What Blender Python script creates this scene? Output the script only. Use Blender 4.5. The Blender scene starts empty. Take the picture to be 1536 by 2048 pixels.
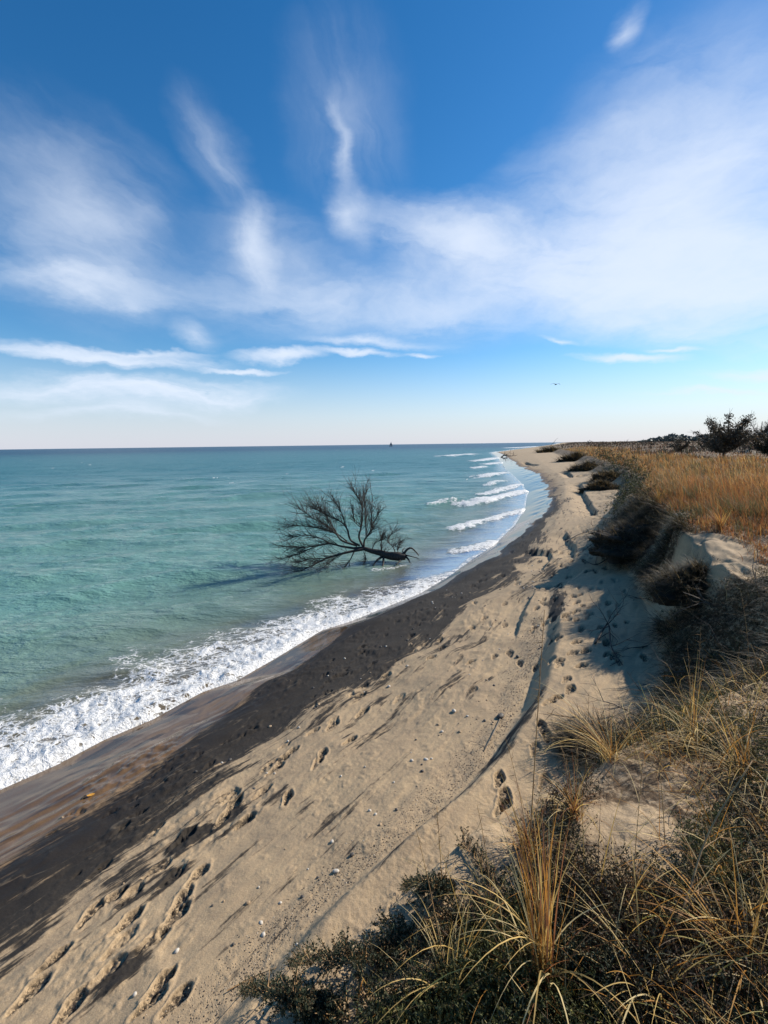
import bpy, math, random
import numpy as np
from mathutils import Vector, Matrix
R = math.radians
C = bpy.context.scene.collection
rng = np.random.default_rng(7)
random.seed(7)

# ------------------------------------------------------------------ helpers
def tag(o, label=None, cat=None, group=None, kind=None):
    if label: o['label'] = label
    if cat: o['category'] = cat
    if group: o['group'] = group
    if kind: o['kind'] = kind
    return o

def empty(name, loc, rz=0.0):
    o = bpy.data.objects.new(name, None); C.objects.link(o)
    o.location = loc; o.rotation_euler = (0, 0, rz); o.empty_display_size = .1
    return o

def mesh_np(name, V, F, mat=None, parent=None, smooth=True, attrs=None, loc=None):
    """V (n,3), F (m,k) or list of such arrays"""
    if not isinstance(F, list): F = [F]
    F = [np.asarray(f, dtype=np.int32) for f in F if len(f)]
    me = bpy.data.meshes.new(name)
    V = np.asarray(V, dtype=np.float32)
    if loc is not None: V = V - np.asarray(loc, dtype=np.float32)
    me.vertices.add(len(V)); me.vertices.foreach_set('co', V.ravel())
    tot = sum(f.size for f in F); npoly = sum(len(f) for f in F)
    me.loops.add(tot); me.loops.foreach_set('vertex_index', np.concatenate([f.ravel() for f in F]))
    me.polygons.add(npoly)
    sizes = np.concatenate([np.full(len(f), f.shape[1], dtype=np.int32) for f in F])
    starts = np.concatenate([[0], np.cumsum(sizes)[:-1]]).astype(np.int32)
    me.polygons.foreach_set('loop_start', starts)
    me.polygons.foreach_set('use_smooth', np.full(npoly, smooth, dtype=bool))
    for k, (typ, arr) in (attrs or {}).items():
        a = me.attributes.new(k, typ, 'POINT')
        arr = np.asarray(arr, dtype=np.float32)
        a.data.foreach_set({'FLOAT': 'value', 'FLOAT_VECTOR': 'vector', 'FLOAT_COLOR': 'color'}[typ], arr.ravel())
    me.update(calc_edges=True)
    me.validate(verbose=False)
    if mat: me.materials.append(mat)
    o = bpy.data.objects.new(name, me); C.objects.link(o)
    if loc is not None and parent is None: o.location = loc
    if parent is not None: o.parent = parent
    return o

def _hash(ix, iy, s):
    h = (ix.astype(np.int64) * 374761393 + iy.astype(np.int64) * 668265263 + s * 982451653) & 0xffffffff
    h = ((h ^ (h >> 13)) * 1274126177) & 0xffffffff
    return ((h ^ (h >> 16)) & 0xffff) / 65535.0

def vn(x, y, s=0):
    """value noise 0..1"""
    x = np.asarray(x, float); y = np.asarray(y, float)
    ix = np.floor(x); iy = np.floor(y); fx = x - ix; fy = y - iy
    fx = fx * fx * fx * (fx * (fx * 6 - 15) + 10); fy = fy * fy * fy * (fy * (fy * 6 - 15) + 10)
    a = _hash(ix, iy, s); b = _hash(ix + 1, iy, s); c = _hash(ix, iy + 1, s); d = _hash(ix + 1, iy + 1, s)
    return (a + (b - a) * fx) * (1 - fy) + (c + (d - c) * fx) * fy

def fbm(x, y, oct=4, s=0, gain=.5):
    t = 0; a = 1; n = 0
    for k in range(oct):
        t = t + a * vn(x * 2 ** k + 17.3 * k, y * 2 ** k - 9.1 * k, s + k); n += a; a *= gain
    return t / n

def ss(a, b, x):
    t = np.clip((x - a) / (b - a), 0, 1); return t * t * (3 - 2 * t)

# ------------------------------------------------------------------ camera
FPX, W, HH = 900.0, 1536, 2048
EYE = np.array([0, 0, 4.3])
pit = math.atan(135 / FPX); rol = R(.74)
fw = np.array([0, math.cos(pit), -math.sin(pit)]); up0 = np.array([0, math.sin(pit), math.cos(pit)]); rt0 = np.array([1., 0, 0])
rt = rt0 * math.cos(rol) - up0 * math.sin(rol); up = up0 * math.cos(rol) + rt0 * math.sin(rol)
cam = bpy.data.cameras.new('camera'); co = bpy.data.objects.new('camera', cam); C.objects.link(co)
M = Matrix((( rt[0], up[0], -fw[0], EYE[0]), (rt[1], up[1], -fw[1], EYE[1]), (rt[2], up[2], -fw[2], EYE[2]), (0, 0, 0, 1)))
co.matrix_world = M
cam.sensor_fit = 'VERTICAL'; cam.sensor_height = 36; cam.lens = 36 * FPX / HH
cam.clip_start = .05; cam.clip_end = 60000
bpy.context.scene.camera = co

def ray(px, py):
    d = fw + rt * (px - 768) / FPX + up * (1024 - py) / FPX
    return d
def P(px, py, z=0.0):
    d = ray(px, py); t = (z - EYE[2]) / d[2]; p = EYE + d * t
    return p[0], p[1]

# ------------------------------------------------------------------ shore lines, traced on the ground
def line(pts, z, tail, head=.8):
    q = sorted([P(a, b, z)[::-1] for a, b in pts])
    ys = [p[0] for p in q]; xs = [p[1] for p in q]
    ys = [ys[0] - 300] + ys; xs = [xs[0] - 300 * head] + xs
    for y, x in tail: ys.append(y); xs.append(x)
    return np.array(ys), np.array(xs)
def lx(L, y): return np.interp(y, L[0], L[1])
FARK = [(420, 138), (900, 340), (3000, 1180), (40000, 16400)]
LS = line([(0, 1578), (110, 1530), (200, 1482), (300, 1440), (400, 1385), (470, 1362), (560, 1310), (640, 1262), (700, 1243), (770, 1215), (840, 1187),
           (905, 1147), (945, 1118), (985, 1092), (1030, 1050), (1050, 1015), (1055, 985), (1040, 963), (1012, 938)], 0, [(160, 40), (210, 50)] + FARK)
LL = line([(540, 1925), (620, 1840), (720, 1752), (860, 1640), (960, 1540), (1040, 1420), (1085, 1290), (1095, 1200), (1090, 1120), (1110, 1050), (1130, 1000), (1130, 960)], .9,
          [(97, 33), (190, 60), (260, 82)] + [(a, b + 12) for a, b in FARK])
LT = line([(560, 2010), (700, 1900), (800, 1820), (930, 1740), (1040, 1650), (1130, 1545), (1215, 1450), (1300, 1375), (1320, 1280), (1290, 1190), (1225, 1118), (1195, 1060),
           (1225, 1010), (1240, 972), (1185, 947)], 1.15, [(97, 39), (190, 67), (270, 92)] + [(a, b + 22) for a, b in FARK])
_cy = [-300, 1.0, 1.7, 2.3, 3.2, 4.5, 6.2, 8.0, 10.0, 12.6, 17.5]; _cx = [-241, -.45, .4, 1.35, 2.9, 4.5, 5.0, 5.6, 6.4, 7.5, 9.9]
for y in [26, 38, 52, 97, 190, 270]: _cy.append(y); _cx.append(float(lx(LT, y)) + 1.3 + y * .012)
for a, b in FARK: _cy.append(a); _cx.append(b + 30)
LC = (np.array(_cy), np.array(_cx))
_sl_y = np.linspace(-300, 3000, 6601)
_sl_x = np.interp(_sl_y, *LS); _kern = np.ones(5) / 5
_slope = np.gradient(np.convolve(np.pad(_sl_x, 2, 'edge'), _kern, 'valid'), _sl_y)
_slope = np.convolve(np.pad(_slope, 8, 'edge'), np.ones(17) / 17, 'valid')
_arc = np.concatenate([[0], np.cumsum(np.sqrt(1 + _slope[:-1] ** 2) * np.diff(_sl_y))])

def sd(x, y):
    """s along the shore, d across it (positive inland)"""
    m = np.interp(y, _sl_y, _slope); c = 1 / np.sqrt(1 + m * m)
    d = (x - lx(LS, y)) * c
    s = np.interp(y, _sl_y, _arc) + (x - lx(LS, y)) * m * c
    return s, d

# small scarps cut by storm waves: polyline (pixels), height, width
SC = []
for pts, h in (([(1163, 968), (1168, 985), (1180, 1005), (1192, 1028)], .16), ([(1135, 1070), (1140, 1082), (1152, 1092), (1150, 1105)], .1),
               ([(1085, 1092), (1100, 1096), (1104, 1106), (1095, 1118)], .09), ([(1052, 920), (1062, 924), (1077, 927)], .28), ([(1138, 945), (1146, 953), (1158, 952)], .2),
               ([(1058, 1190), (1048, 1205), (1042, 1225)], .06), ([(1148, 1155), (1120, 1175)], .05)):
    SC.append(([P(a, b, 1.0) for a, b in pts], h))

def seg_dist(x, y, pts):
    best = np.full(x.shape, 1e9); side = np.zeros(x.shape)
    for (x0, y0), (x1, y1) in zip(pts[:-1], pts[1:]):
        dx, dy = x1 - x0, y1 - y0; L2 = dx * dx + dy * dy
        t = np.clip(((x - x0) * dx + (y - y0) * dy) / L2, 0, 1)
        ex = x - x0 - t * dx; ey = y - y0 - t * dy; dd = np.hypot(ex, ey)
        cr = (dx * ey - dy * ex)
        m = dd < best; best = np.where(m, dd, best); side = np.where(m, np.sign(cr), side)
    return best, side

def height(x, y, full=True):
    x = np.asarray(x, float); y = np.asarray(y, float)
    a = lx(LS, y); b = lx(LL, y); t_ = lx(LT, y); c = lx(LC, y)
    rr = np.hypot(x, y)
    wob = (fbm(x * .9, y * .9, 3, 11) - .5) * np.clip(rr * .07, .2, 1.4)
    t_ = t_ + wob * .6; c = np.maximum(c + wob, t_ + .35)
    s, d = sd(x, y)
    z = np.where(d < 0, np.maximum(d * .085, -3 + .001 * d), 0)
    u = np.clip((x - a) / np.maximum(b - a, .01), 0, 1)
    z = z + .9 * (u * 1.12 - .12 * u * u)
    k = ss(12, 6, y) * ss(-1, 1.5, y)
    v = np.clip((x - b) / np.maximum(t_ - b, .01), 0, 1)
    z = z + .25 * v * (1 - k) + k * .27 * ss(0, .35, x - b)
    w = np.clip((x - t_) / np.maximum(c - t_, .01), 0, 1)
    zc = 1.5 - .25 * ss(1.5, 4.5, y) * ss(9, 6, y) - .1 * ss(9, 12.6, y) - .45 * ss(13.5, 18, y)
    steep = ss(2.8, 4.2, y) * ss(12, 9, y)
    z = z + zc * ((1 - steep) * (w ** 1.25 * (1 - .3 * w) / .7) + steep * (.25 * w + .75 * w ** 2.6))
    inl = np.clip(x - c, 0, 400)
    z = z + .5 * ss(13.5, 18, y) * ss(0, 9, inl)
    z = z + ss(.3, 6, inl) * (fbm(x * .13, y * .13, 4, 3) - .42) * 1.1 * ss(3, 14, rr)
    z = z + ss(60, 400, inl + rr * .2) * (fbm(x * .008, y * .008, 3, 5) - .2) * 2.6
    # little relief
    dry = ss(.2, 1.2, d)
    z = z + dry * (fbm(x * 1.1, y * 1.1, 4, 21) - .5) * .09
    z = z + ss(.05, .6, w) * (fbm(x * 3.1, y * 3.1, 4, 31) - .5) * (.09 + .13 * ss(4, 8, rr)) * ss(200, 30, rr)
    if full:
        z = z + dry * (fbm(s * 1.2, d * 9, 3, 41) - .5) * .022 * ss(60, 10, rr)
        nz = (fbm(x * 5, y * 5, 3, 51) - .5) * .2
        for pts, h in SC:
            dist, side = seg_dist(x, y, pts)
            sdv = dist * side + nz * h * 2
            z = z - 1.5 * h * ss(1.1, 0, dist) * ss(.05, -.05, sdv) * (side != 0)
    return z

def hit(px, py, tmax=400):
    """where the ray through a pixel meets the ground"""
    d = ray(px, py); d = d / np.linalg.norm(d)
    t = np.concatenate([np.linspace(.8, 30, 1200), np.geomspace(30, tmax, 1500)])
    p = EYE[None] + d[None] * t[:, None]
    h = height(p[:, 0], p[:, 1], False)
    k = np.argmax(p[:, 2] <= np.maximum(h, 0))
    if p[k, 2] > max(h[k], 0) + .2: k = len(t) - 1
    return p[k, 0], p[k, 1], float(max(h[k], 0))

def bare(x, y):
    """open sand between the plants on the bluff top"""
    b = np.zeros(np.shape(x))
    for px, py, r_ in ((1400, 1108, .75), (1330, 1075, .5), (1500, 990, .7), (1480, 1125, .5), (1255, 1672, .20), (1215, 1700, .12), (1295, 1645, .13), (1000, 1725, .14)):
        hx, hy, _ = hit(px, py); b = np.maximum(b, ss(1.25, .75, np.hypot(x - hx, y - hy) / r_))
    return b
LV = sorted([hit(a, b)[1::-1] for a, b in [(700, 2040), (820, 1960), (920, 1880), (970, 1790), (1020, 1700), (1090, 1620), (1190, 1560), (1230, 1480), (1290, 1420), (1320, 1330), (1330, 1250), (1300, 1170)]])
LV = (np.array([p[0] for p in LV]), np.array([p[1] for p in LV]))

# ------------------------------------------------------------------ nodes
class NT:
    def __init__(s, tree): s.t = tree; s.n = tree.nodes; s.l = tree.links
    def new(s, typ, **kw):
        n = s.n.new(typ)
        for k, v in kw.items():
            if k.startswith('i_'):
                n.inputs[int(k[2:]) if k[2:].isdigit() else k[2:].replace('_', ' ')].default_value = v
            else: setattr(n, k, v)
        return n
    def link(s, a, b): s.l.new(a, b)
    def put(s, sock, v):
        if isinstance(v, bpy.types.NodeSocket): s.l.new(v, sock)
        elif v is not None: sock.default_value = v
    def math(s, op, a, b=None, c=None, clamp=False):
        n = s.n.new('ShaderNodeMath'); n.operation = op; n.use_clamp = clamp
        for i, v in enumerate((a, b, c)):
            if v is not None: s.put(n.inputs[i], v)
        return n.outputs[0]
    def vmath(s, op, a, b=None):
        n = s.n.new('ShaderNodeVectorMath'); n.operation = op
        s.put(n.inputs[0], a)
        if b is not None: s.put(n.inputs[3] if op == 'SCALE' else n.inputs[1], b)
        return n.outputs[0]
    def sstep(s, v, a, b, lo=0., hi=1.):
        n = s.n.new('ShaderNodeMapRange'); n.interpolation_type = 'SMOOTHSTEP'
        s.put(n.inputs[0], v)
        if a > b: a, b, lo, hi = b, a, hi, lo
        n.inputs[1].default_value = a; n.inputs[2].default_value = b; n.inputs[3].default_value = lo; n.inputs[4].default_value = hi
        return n.outputs[0]
    def mix(s, f, a, b, mode='MIX'):
        n = s.n.new('ShaderNodeMix'); n.data_type = 'RGBA'; n.blend_type = mode
        s.put(n.inputs[0], f)
        for i, v in ((6, a), (7, b)):
            if isinstance(v, tuple) and len(v) == 3: v = v + (1,)
            s.put(n.inputs[i], v)
        return n.outputs[2]
    def noise(s, vec, scale, detail=3, rough=.55, dist=0., out=0):
        n = s.n.new('ShaderNodeTexNoise'); s.put(n.inputs['Vector'], vec)
        n.inputs['Scale'].default_value = scale; n.inputs['Detail'].default_value = detail
        n.inputs['Roughness'].default_value = rough; n.inputs['Distortion'].default_value = dist
        return n.outputs[out]
    def attr(s, name, out='Fac'):
        n = s.n.new('ShaderNodeAttribute'); n.attribute_name = name; return n.outputs[out]
    def mapping(s, vec, loc=(0, 0, 0), rot=(0, 0, 0), scale=(1, 1, 1), typ='POINT'):
        n = s.n.new('ShaderNodeMapping'); n.vector_type = typ; s.put(n.inputs[0], vec)
        n.inputs[1].default_value = loc; n.inputs[2].default_value = rot; n.inputs[3].default_value = scale
        return n.outputs[0]
    def bump(s, h, strength, dist, normal=None):
        n = s.n.new('ShaderNodeBump'); s.put(n.inputs['Height'], h); s.put(n.inputs['Strength'], strength)
        n.inputs['Distance'].default_value = dist
        if normal is not None: s.put(n.inputs['Normal'], normal)
        return n.outputs[0]

def material(name):
    m = bpy.data.materials.new(name); m.use_nodes = True
    t = NT(m.node_tree); t.n.clear()
    out = t.new('ShaderNodeOutputMaterial'); b = t.new('ShaderNodeBsdfPrincipled'); t.link(b.outputs[0], out.inputs[0])
    return m, t, b, out

# ------------------------------------------------------------------ sand
def sand_material():
    m, t, b, out = material('sand')
    pos = t.new('ShaderNodeNewGeometry').outputs['Position']
    sdv = t.attr('sd', 'Vector')
    dark, wet, veg, peb = t.attr('dark'), t.attr('wet'), t.attr('veg'), t.attr('gravel')
    n1 = t.noise(pos, 1.3, 4); n2 = t.noise(pos, 9, 5, .65); n3 = t.noise(pos, 160, 3, .7)
    st = t.noise(t.mapping(sdv, scale=(1.1, 9, 1)), 1.6, 6, .68, .6)
    st2 = t.noise(t.mapping(sdv, scale=(2.2, 26, 1)), 1.0, 5, .7, .3)
    base = t.mix(t.sstep(n1, .35, .65), (.47, .335, .19), (.40, .285, .165))
    base = t.mix(t.sstep(n2, .35, .7, 0, .45), base, (.28, .20, .125))
    base = t.mix(t.sstep(n3, .45, .75, 0, .6), base, (.20, .15, .105))
    base = t.mix(t.math('MULTIPLY', t.sstep(n3, .3, .5, 1, 0), .35), base, (.6, .49, .36))
    # gravelly specks
    vo = t.new('ShaderNodeTexVoronoi'); t.link(pos, vo.inputs['Vector']); vo.inputs['Scale'].default_value = 55
    gs = t.math('MULTIPLY', t.sstep(vo.outputs['Distance'], .35, .15), t.sstep(t.math('ADD', peb, t.math('MULTIPLY', t.math('SUBTRACT', n2, .5), .8)), .35, .7))
    gcol = t.mix(t.new('ShaderNodeSeparateColor').outputs[0], (.1, .075, .05), (.1, .075, .05))
    sep = t.new('ShaderNodeSeparateColor'); t.link(vo.outputs['Color'], sep.inputs[0])
    gcol = t.mix(sep.outputs[0], (.10, .075, .05), (.42, .31, .2))
    base = t.mix(gs, base, gcol)
    # heavy black sand in streaks, plus shade painted along the scarps
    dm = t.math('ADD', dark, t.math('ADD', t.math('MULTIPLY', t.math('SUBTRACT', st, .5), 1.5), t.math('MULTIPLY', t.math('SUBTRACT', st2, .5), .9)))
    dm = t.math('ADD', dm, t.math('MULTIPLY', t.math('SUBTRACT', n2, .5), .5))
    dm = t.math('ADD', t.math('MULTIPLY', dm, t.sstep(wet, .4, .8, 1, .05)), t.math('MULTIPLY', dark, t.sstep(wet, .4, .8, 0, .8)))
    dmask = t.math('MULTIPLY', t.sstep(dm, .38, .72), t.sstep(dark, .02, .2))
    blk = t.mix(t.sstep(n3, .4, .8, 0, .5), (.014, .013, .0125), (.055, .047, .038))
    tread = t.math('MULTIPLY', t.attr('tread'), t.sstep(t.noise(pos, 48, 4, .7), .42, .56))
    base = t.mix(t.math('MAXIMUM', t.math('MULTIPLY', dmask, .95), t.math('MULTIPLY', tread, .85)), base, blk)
    # litter under plants
    lit = t.math('MULTIPLY', veg, t.sstep(t.noise(pos, 14, 6, .8), .40, .56), clamp=True)
    base = t.mix(lit, base, t.mix(t.noise(pos, 40, 4), (.035, .025, .015), (.15, .09, .045)))
    wl = t.noise(t.mapping(sdv, scale=(.5, 1.6, 1)), 1.3, 3, .5, .8)
    ln = t.math('MULTIPLY', t.sstep(t.math('ABSOLUTE', t.math('SUBTRACT', wl, .5)), .012, .0), t.math('MULTIPLY', t.sstep(n2, .4, .6), t.sstep(wet, .25, .5, 0, .5)))
    base = t.mix(ln, base, (.34, .27, .18))
    wetc = t.mix(1.0, base, (.42, .34, .27), 'MULTIPLY')
    base = t.mix(t.sstep(wet, .1, .75), base, wetc)
    t.link(base, b.inputs['Base Color'])
    wn = t.math('ADD', wet, t.math('MULTIPLY', t.math('SUBTRACT', n2, .5), .25))
    t.link(t.sstep(wn, .3, .85, .92, .04), b.inputs['Roughness'])
    b.inputs['IOR'].default_value = 1.36
    h = t.math('ADD', t.math('MULTIPLY', n3, .25), t.math('ADD', t.math('MULTIPLY', t.noise(pos, 38, 4, .65), .8), t.math('MULTIPLY', st2, .4)))
    h = t.math('ADD', h, t.math('MULTIPLY', gs, .5))
    t.link(t.bump(h, t.sstep(wet, .2, .8, .7, .03), .010), b.inputs['Normal'])
    return m

# fan shaped grid: fine where one looks, coarse behind
def radii(r0, r1, fine):
    r = [.02, .3, .55, .75]; x = .9
    while x < r1:
        r.append(x); x += max(.008 * fine, min(x * x / 1350 * fine, .012 * x * fine)) * (1 if x < 3000 else 8)
    return np.array([q for q in r if q >= r0] + [r1])
def azim(a0, a1, step, coarse=3.):
    d = np.radians(np.arange(a0, a1, step))
    rest = np.radians(np.arange(a1, 360 + a0, coarse))
    return np.concatenate([d, rest])
def fan(r, az):
    A, Rr = np.meshgrid(az, r); x = Rr * np.sin(A); y = Rr * np.cos(A)
    n, m = A.shape
    idx = np.arange(n * m).reshape(n, m); nx = np.roll(idx, -1, axis=1)
    F = np.stack([idx[:-1], idx[1:], nx[1:], nx[:-1]], -1).reshape(-1, 4)
    return x.ravel(), y.ravel(), F

FINE = 1.0
gx, gy, GF = fan(radii(0, 26000, FINE), azim(-49, 52, .125 * FINE))
gz = height(gx, gy)
gs_, gd_ = sd(gx, gy)
gr = np.hypot(gx, gy)

# footprints
def footprints():
    L = [(107, 1922), (305, 1882), (320, 1972), (352, 2004), (300, 2008), (315, 1740), (260, 1795), (200, 1740), (220, 1802), (255, 1845), (240, 1888), (215, 1945), (345, 1755),
         (395, 1752), (362, 1800), (350, 1838), (370, 1675), (445, 1640), (466, 1612), (463, 1595), (490, 1645), (525, 1585), (575, 1597), (565, 1520), (582, 1505), (635, 1526), (645, 1508),
         (550, 1540), (665, 1450), (700, 1482), (725, 1425), (625, 1465), (1153, 1285), (1145, 1307), (1163, 1332), (1118, 1322), (1118, 1277), (1163, 1260), (1175, 1237), (1133, 1240),
         (1153, 1222), (1113, 1397), (1098, 1405), (1083, 1455), (1093, 1470), (1140, 1382), (1133, 1360), (1008, 1595), (1088, 1565), (998, 1560), (1133, 1190), (1153, 1206), (1118, 1165),
         (1138, 1150), (1100, 1232), (1120, 1210), (1100, 1170), (1125, 1132), (1143, 1122), (1005, 1612), (1070, 1500), (1160, 1190), (180, 1830), (60, 1990), (140, 2020)]
    out = []
    for px, py in L:
        x, y, z = hit(px, py)
        out.append((x, y, R(68 if y < 5 else 38 if x > 1.5 else 58) + random.uniform(-.3, .3), random.uniform(.78, .95), random.choice([.022, .03, .036])))
    for _ in range(330):   # the trampled strip further on
        y = 6 + 26 * random.random() ** 1.3; u = random.choice([random.gauss(.84, .09), random.gauss(.84, .09), random.gauss(.45, .2)])
        x = lx(LS, y) * (1 - u) + lx(LT, y) * u
        if u > .2: out.append((x, y, R(random.gauss(60, 14)), random.uniform(.7, 1.05), random.uniform(.015, .04)))
    for _ in range(130):
        y = 3 + 10 * random.random(); u = random.uniform(.3, .6)
        out.append((lx(LS, y) * (1 - u) + lx(LL, y) * u, y, R(random.gauss(50, 20)), random.uniform(.3, .8), random.uniform(.008, .02)))
    return out
FP = footprints()
crumb = (fbm(gx * 34, gy * 34, 3, 71) - .5)
fdark = np.zeros_like(gx)
for x, y, a, k, dep in FP:
    m = np.nonzero((np.abs(gx - x) < .32) & (np.abs(gy - y) < .32))[0]
    if not len(m): continue
    ex = gx[m] - x; ey = gy[m] - y; l = (ex * math.cos(a) + ey * math.sin(a)) / k; w = (-ex * math.sin(a) + ey * math.cos(a)) / k
    half = .052 + .013 * np.cos((l - .06) * 22)
    q = np.sqrt((l / .145) ** 2 + (w / half) ** 2) + crumb[m] * .28
    gz[m] += -dep * 1.15 * ss(1.08, .86, q) + dep * .25 * np.exp(-((q - 1.28) / .17) ** 2)
    sole = ss(.95, .7, q) * (.5 + .5 * np.sign(np.sin(l * 240))) * .004
    gz[m] += sole * (crumb[m] * 6) + ss(1, .8, q) * crumb[m] * .022
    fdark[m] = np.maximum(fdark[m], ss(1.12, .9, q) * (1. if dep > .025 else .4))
# crumbly texture of the dry sand
dryk = ss(1.0, 2.2, gd_) * ss(25, 6, gr)
gz += ss(.5, 1.2, gd_) * ss(16, 10, gr) * ss(.5, .62, fbm(gs_ * .8, gd_ * 1.5, 3, 78)) * np.maximum(fbm(gs_ * 9, gd_ * 16, 3, 79) - .5, -.08) * .05 * ss(5, 3.5, gd_)
gz += dryk * crumb * .006 * ss(.35, .6, fbm(gx * .7, gy * .7, 2, 75) + .35 * ss(5, 9, gy)) + ss(1.5, 2.5, gd_) * ss(14, 5, gr) * np.maximum(fbm(gx * 11, gy * 11, 3, 81) - .62, 0) * .03

# masks of what the sand is like; dark also holds painted scarp shade
a_ = lx(LS, gy); b_ = lx(LL, gy); tt_ = lx(LT, gy)
U = (gx - a_) / np.maximum(b_ - a_, .01)
low = fbm(gs_ * .35, gd_ * .8, 4, 91); str_ = fbm(gs_ * .9, gd_ * 5, 4, 95)
Dw = gd_ + (low - .5) * .9 * np.clip(gr * .1, .5, 1.5)
# width of the glossy band and of the black band, along the beach
wetw = np.interp(gy, [3, 5, 8, 11, 14, 20, 30, 55], [2.0, 1.75, .95, .55, .8, 1.1, 1.7, 2.7])
blkw = np.interp(gy, [1, 3, 5, 8, 11, 14, 20, 30, 60], [3.1, 3.1, 3.1, 3.1, 3.0, 2.5, 2.2, 2.3, 3.0])
wet = ss(wetw * 1.12, wetw * .8, Dw)
wet = np.maximum(wet, ss(wetw + 1.3, wetw + .1, Dw) * (.5 + .12 * (fbm(gs_ * .8, gd_ * 3, 3, 93) - .5)))
dark = ss(wetw * .75, wetw * 1.15, Dw) * (ss(blkw * 1.2, blkw * .66, Dw) * 1.15)
dark = np.maximum(dark, ss(blkw * 2.3, blkw * .9, Dw) * ss(.40, .62, str_) * .62)
dark = np.maximum(dark, ss(blkw * 2.0, blkw * .9, Dw) * ss(.36, .6, fbm(gs_ * 2.2, gd_ * 7, 4, 97)) * .6 * ss(5, 8, gy) * ss(24, 14, gy))
wet0 = wet.copy()
ledge = np.exp(-((gx - b_ - .14 - (low - .5) * .35) / (.10 + .16 * ss(1, 5, gy))) ** 2) * ss(17, 11, gy) * ss(1, 2, gy)
dark = np.maximum(dark, ledge * (.35 + .75 * fbm(gx * 4, gy * 4, 3, 98)))
dark = np.maximum(dark, ss(.63, .75, fbm(gx * 1.4, gy * 1.4, 4, 99)) * .35 * ss(.2, .5, U))
for px, py, pr in ((110, 1915, .3), (40, 1840, .38), (372, 1690, .17), (470, 1645, .17), (255, 1805, .14), (240, 1950, .16), (330, 1770, .2), (450, 1725, .2), (25, 2030, .3), (550, 1592, .14), (190, 1870, .16), (20, 1930, .3)):
    hx, hy, _ = hit(px, py); ex, ey = gx - hx, gy - hy; l = ex * .62 + ey * .78; w = ex * .78 - ey * .62
    dark = np.maximum(dark, .8 * ss(1.5, .2, np.hypot(l / (pr * 1.9), w / pr) + (fbm(gx * 5, gy * 5, 4, 108) - .5) * 1.6))
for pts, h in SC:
    dist, _s = seg_dist(gx, gy, pts); dark = np.maximum(dark, np.exp(-((dist + (low - .5) * .2) / (.07 + h * .4)) ** 2) * .75)  # shade of the scarp faces, painted into the dark mask along each line
dark_film = ss(9.5, 11.5, gy) * ss(.75, .95, wet) * 1.2
# pale tongues breaking the black band near the camera
dark = dark * (1 - .62 * ss(.45, .62, fbm(gs_ * .8, gd_ * 4.5, 5, 107)) * ss(blkw * .6, blkw * 1.0, Dw))
dark = dark * np.clip(.62 + .95 * fbm(gs_ * .7, gd_ * 2.4, 5, 106), 0, 1.1)
dark = dark * (1 - ss(.50, .80, fbm(gs_ * .7, gd_ * 2.6, 5, 104)) * ss(wetw * 1.4, blkw * 1.1, Dw) * .9)
dark = np.maximum(dark, dark_film)
gravel = np.exp(-((gx - b_ + .22) / .22) ** 2) * ss(11, 6, gy) * .9 + ss(.6, .75, low) * .3
vegm = ss(-.1, .5, gx - tt_) * ss(.36, .5, fbm(gx * .8, gy * .8, 3, 120) + .14) * (1 - bare(gx, gy)) * np.where(gy < 7, ss(-.15, .2, gx - lx(LV, gy)), 1)
wface = np.clip((gx - tt_) / np.maximum(lx(LC, gy) - tt_, .3), 0, 3)
vegm = np.maximum(vegm, ss(.12, .4, wface + (fbm(gx * 2, gy * 2, 4, 131) - .5) * .5) * ss(4.2, 5.5, gy) * ss(1.5, 1.1, wface) * (1 - bare(gx, gy)) * 1.6)
vegm = np.maximum(vegm, 1.8 * ss(14, 24, gr) * ss(.5, 3, gx - lx(LC, gy)))
dark *= ss(.15, -.1, gx - tt_ - .2 * (low - .5)); gravel *= ss(.1, -.2, gx - tt_)
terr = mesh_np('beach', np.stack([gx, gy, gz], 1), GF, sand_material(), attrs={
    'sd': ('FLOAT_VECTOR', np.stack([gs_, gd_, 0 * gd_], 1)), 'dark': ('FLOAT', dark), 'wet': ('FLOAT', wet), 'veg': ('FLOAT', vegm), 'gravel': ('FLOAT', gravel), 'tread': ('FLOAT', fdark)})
tag(terr, 'pale and black sand beach rising to a low eroded dune bluff', 'beach', kind='structure')

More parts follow.
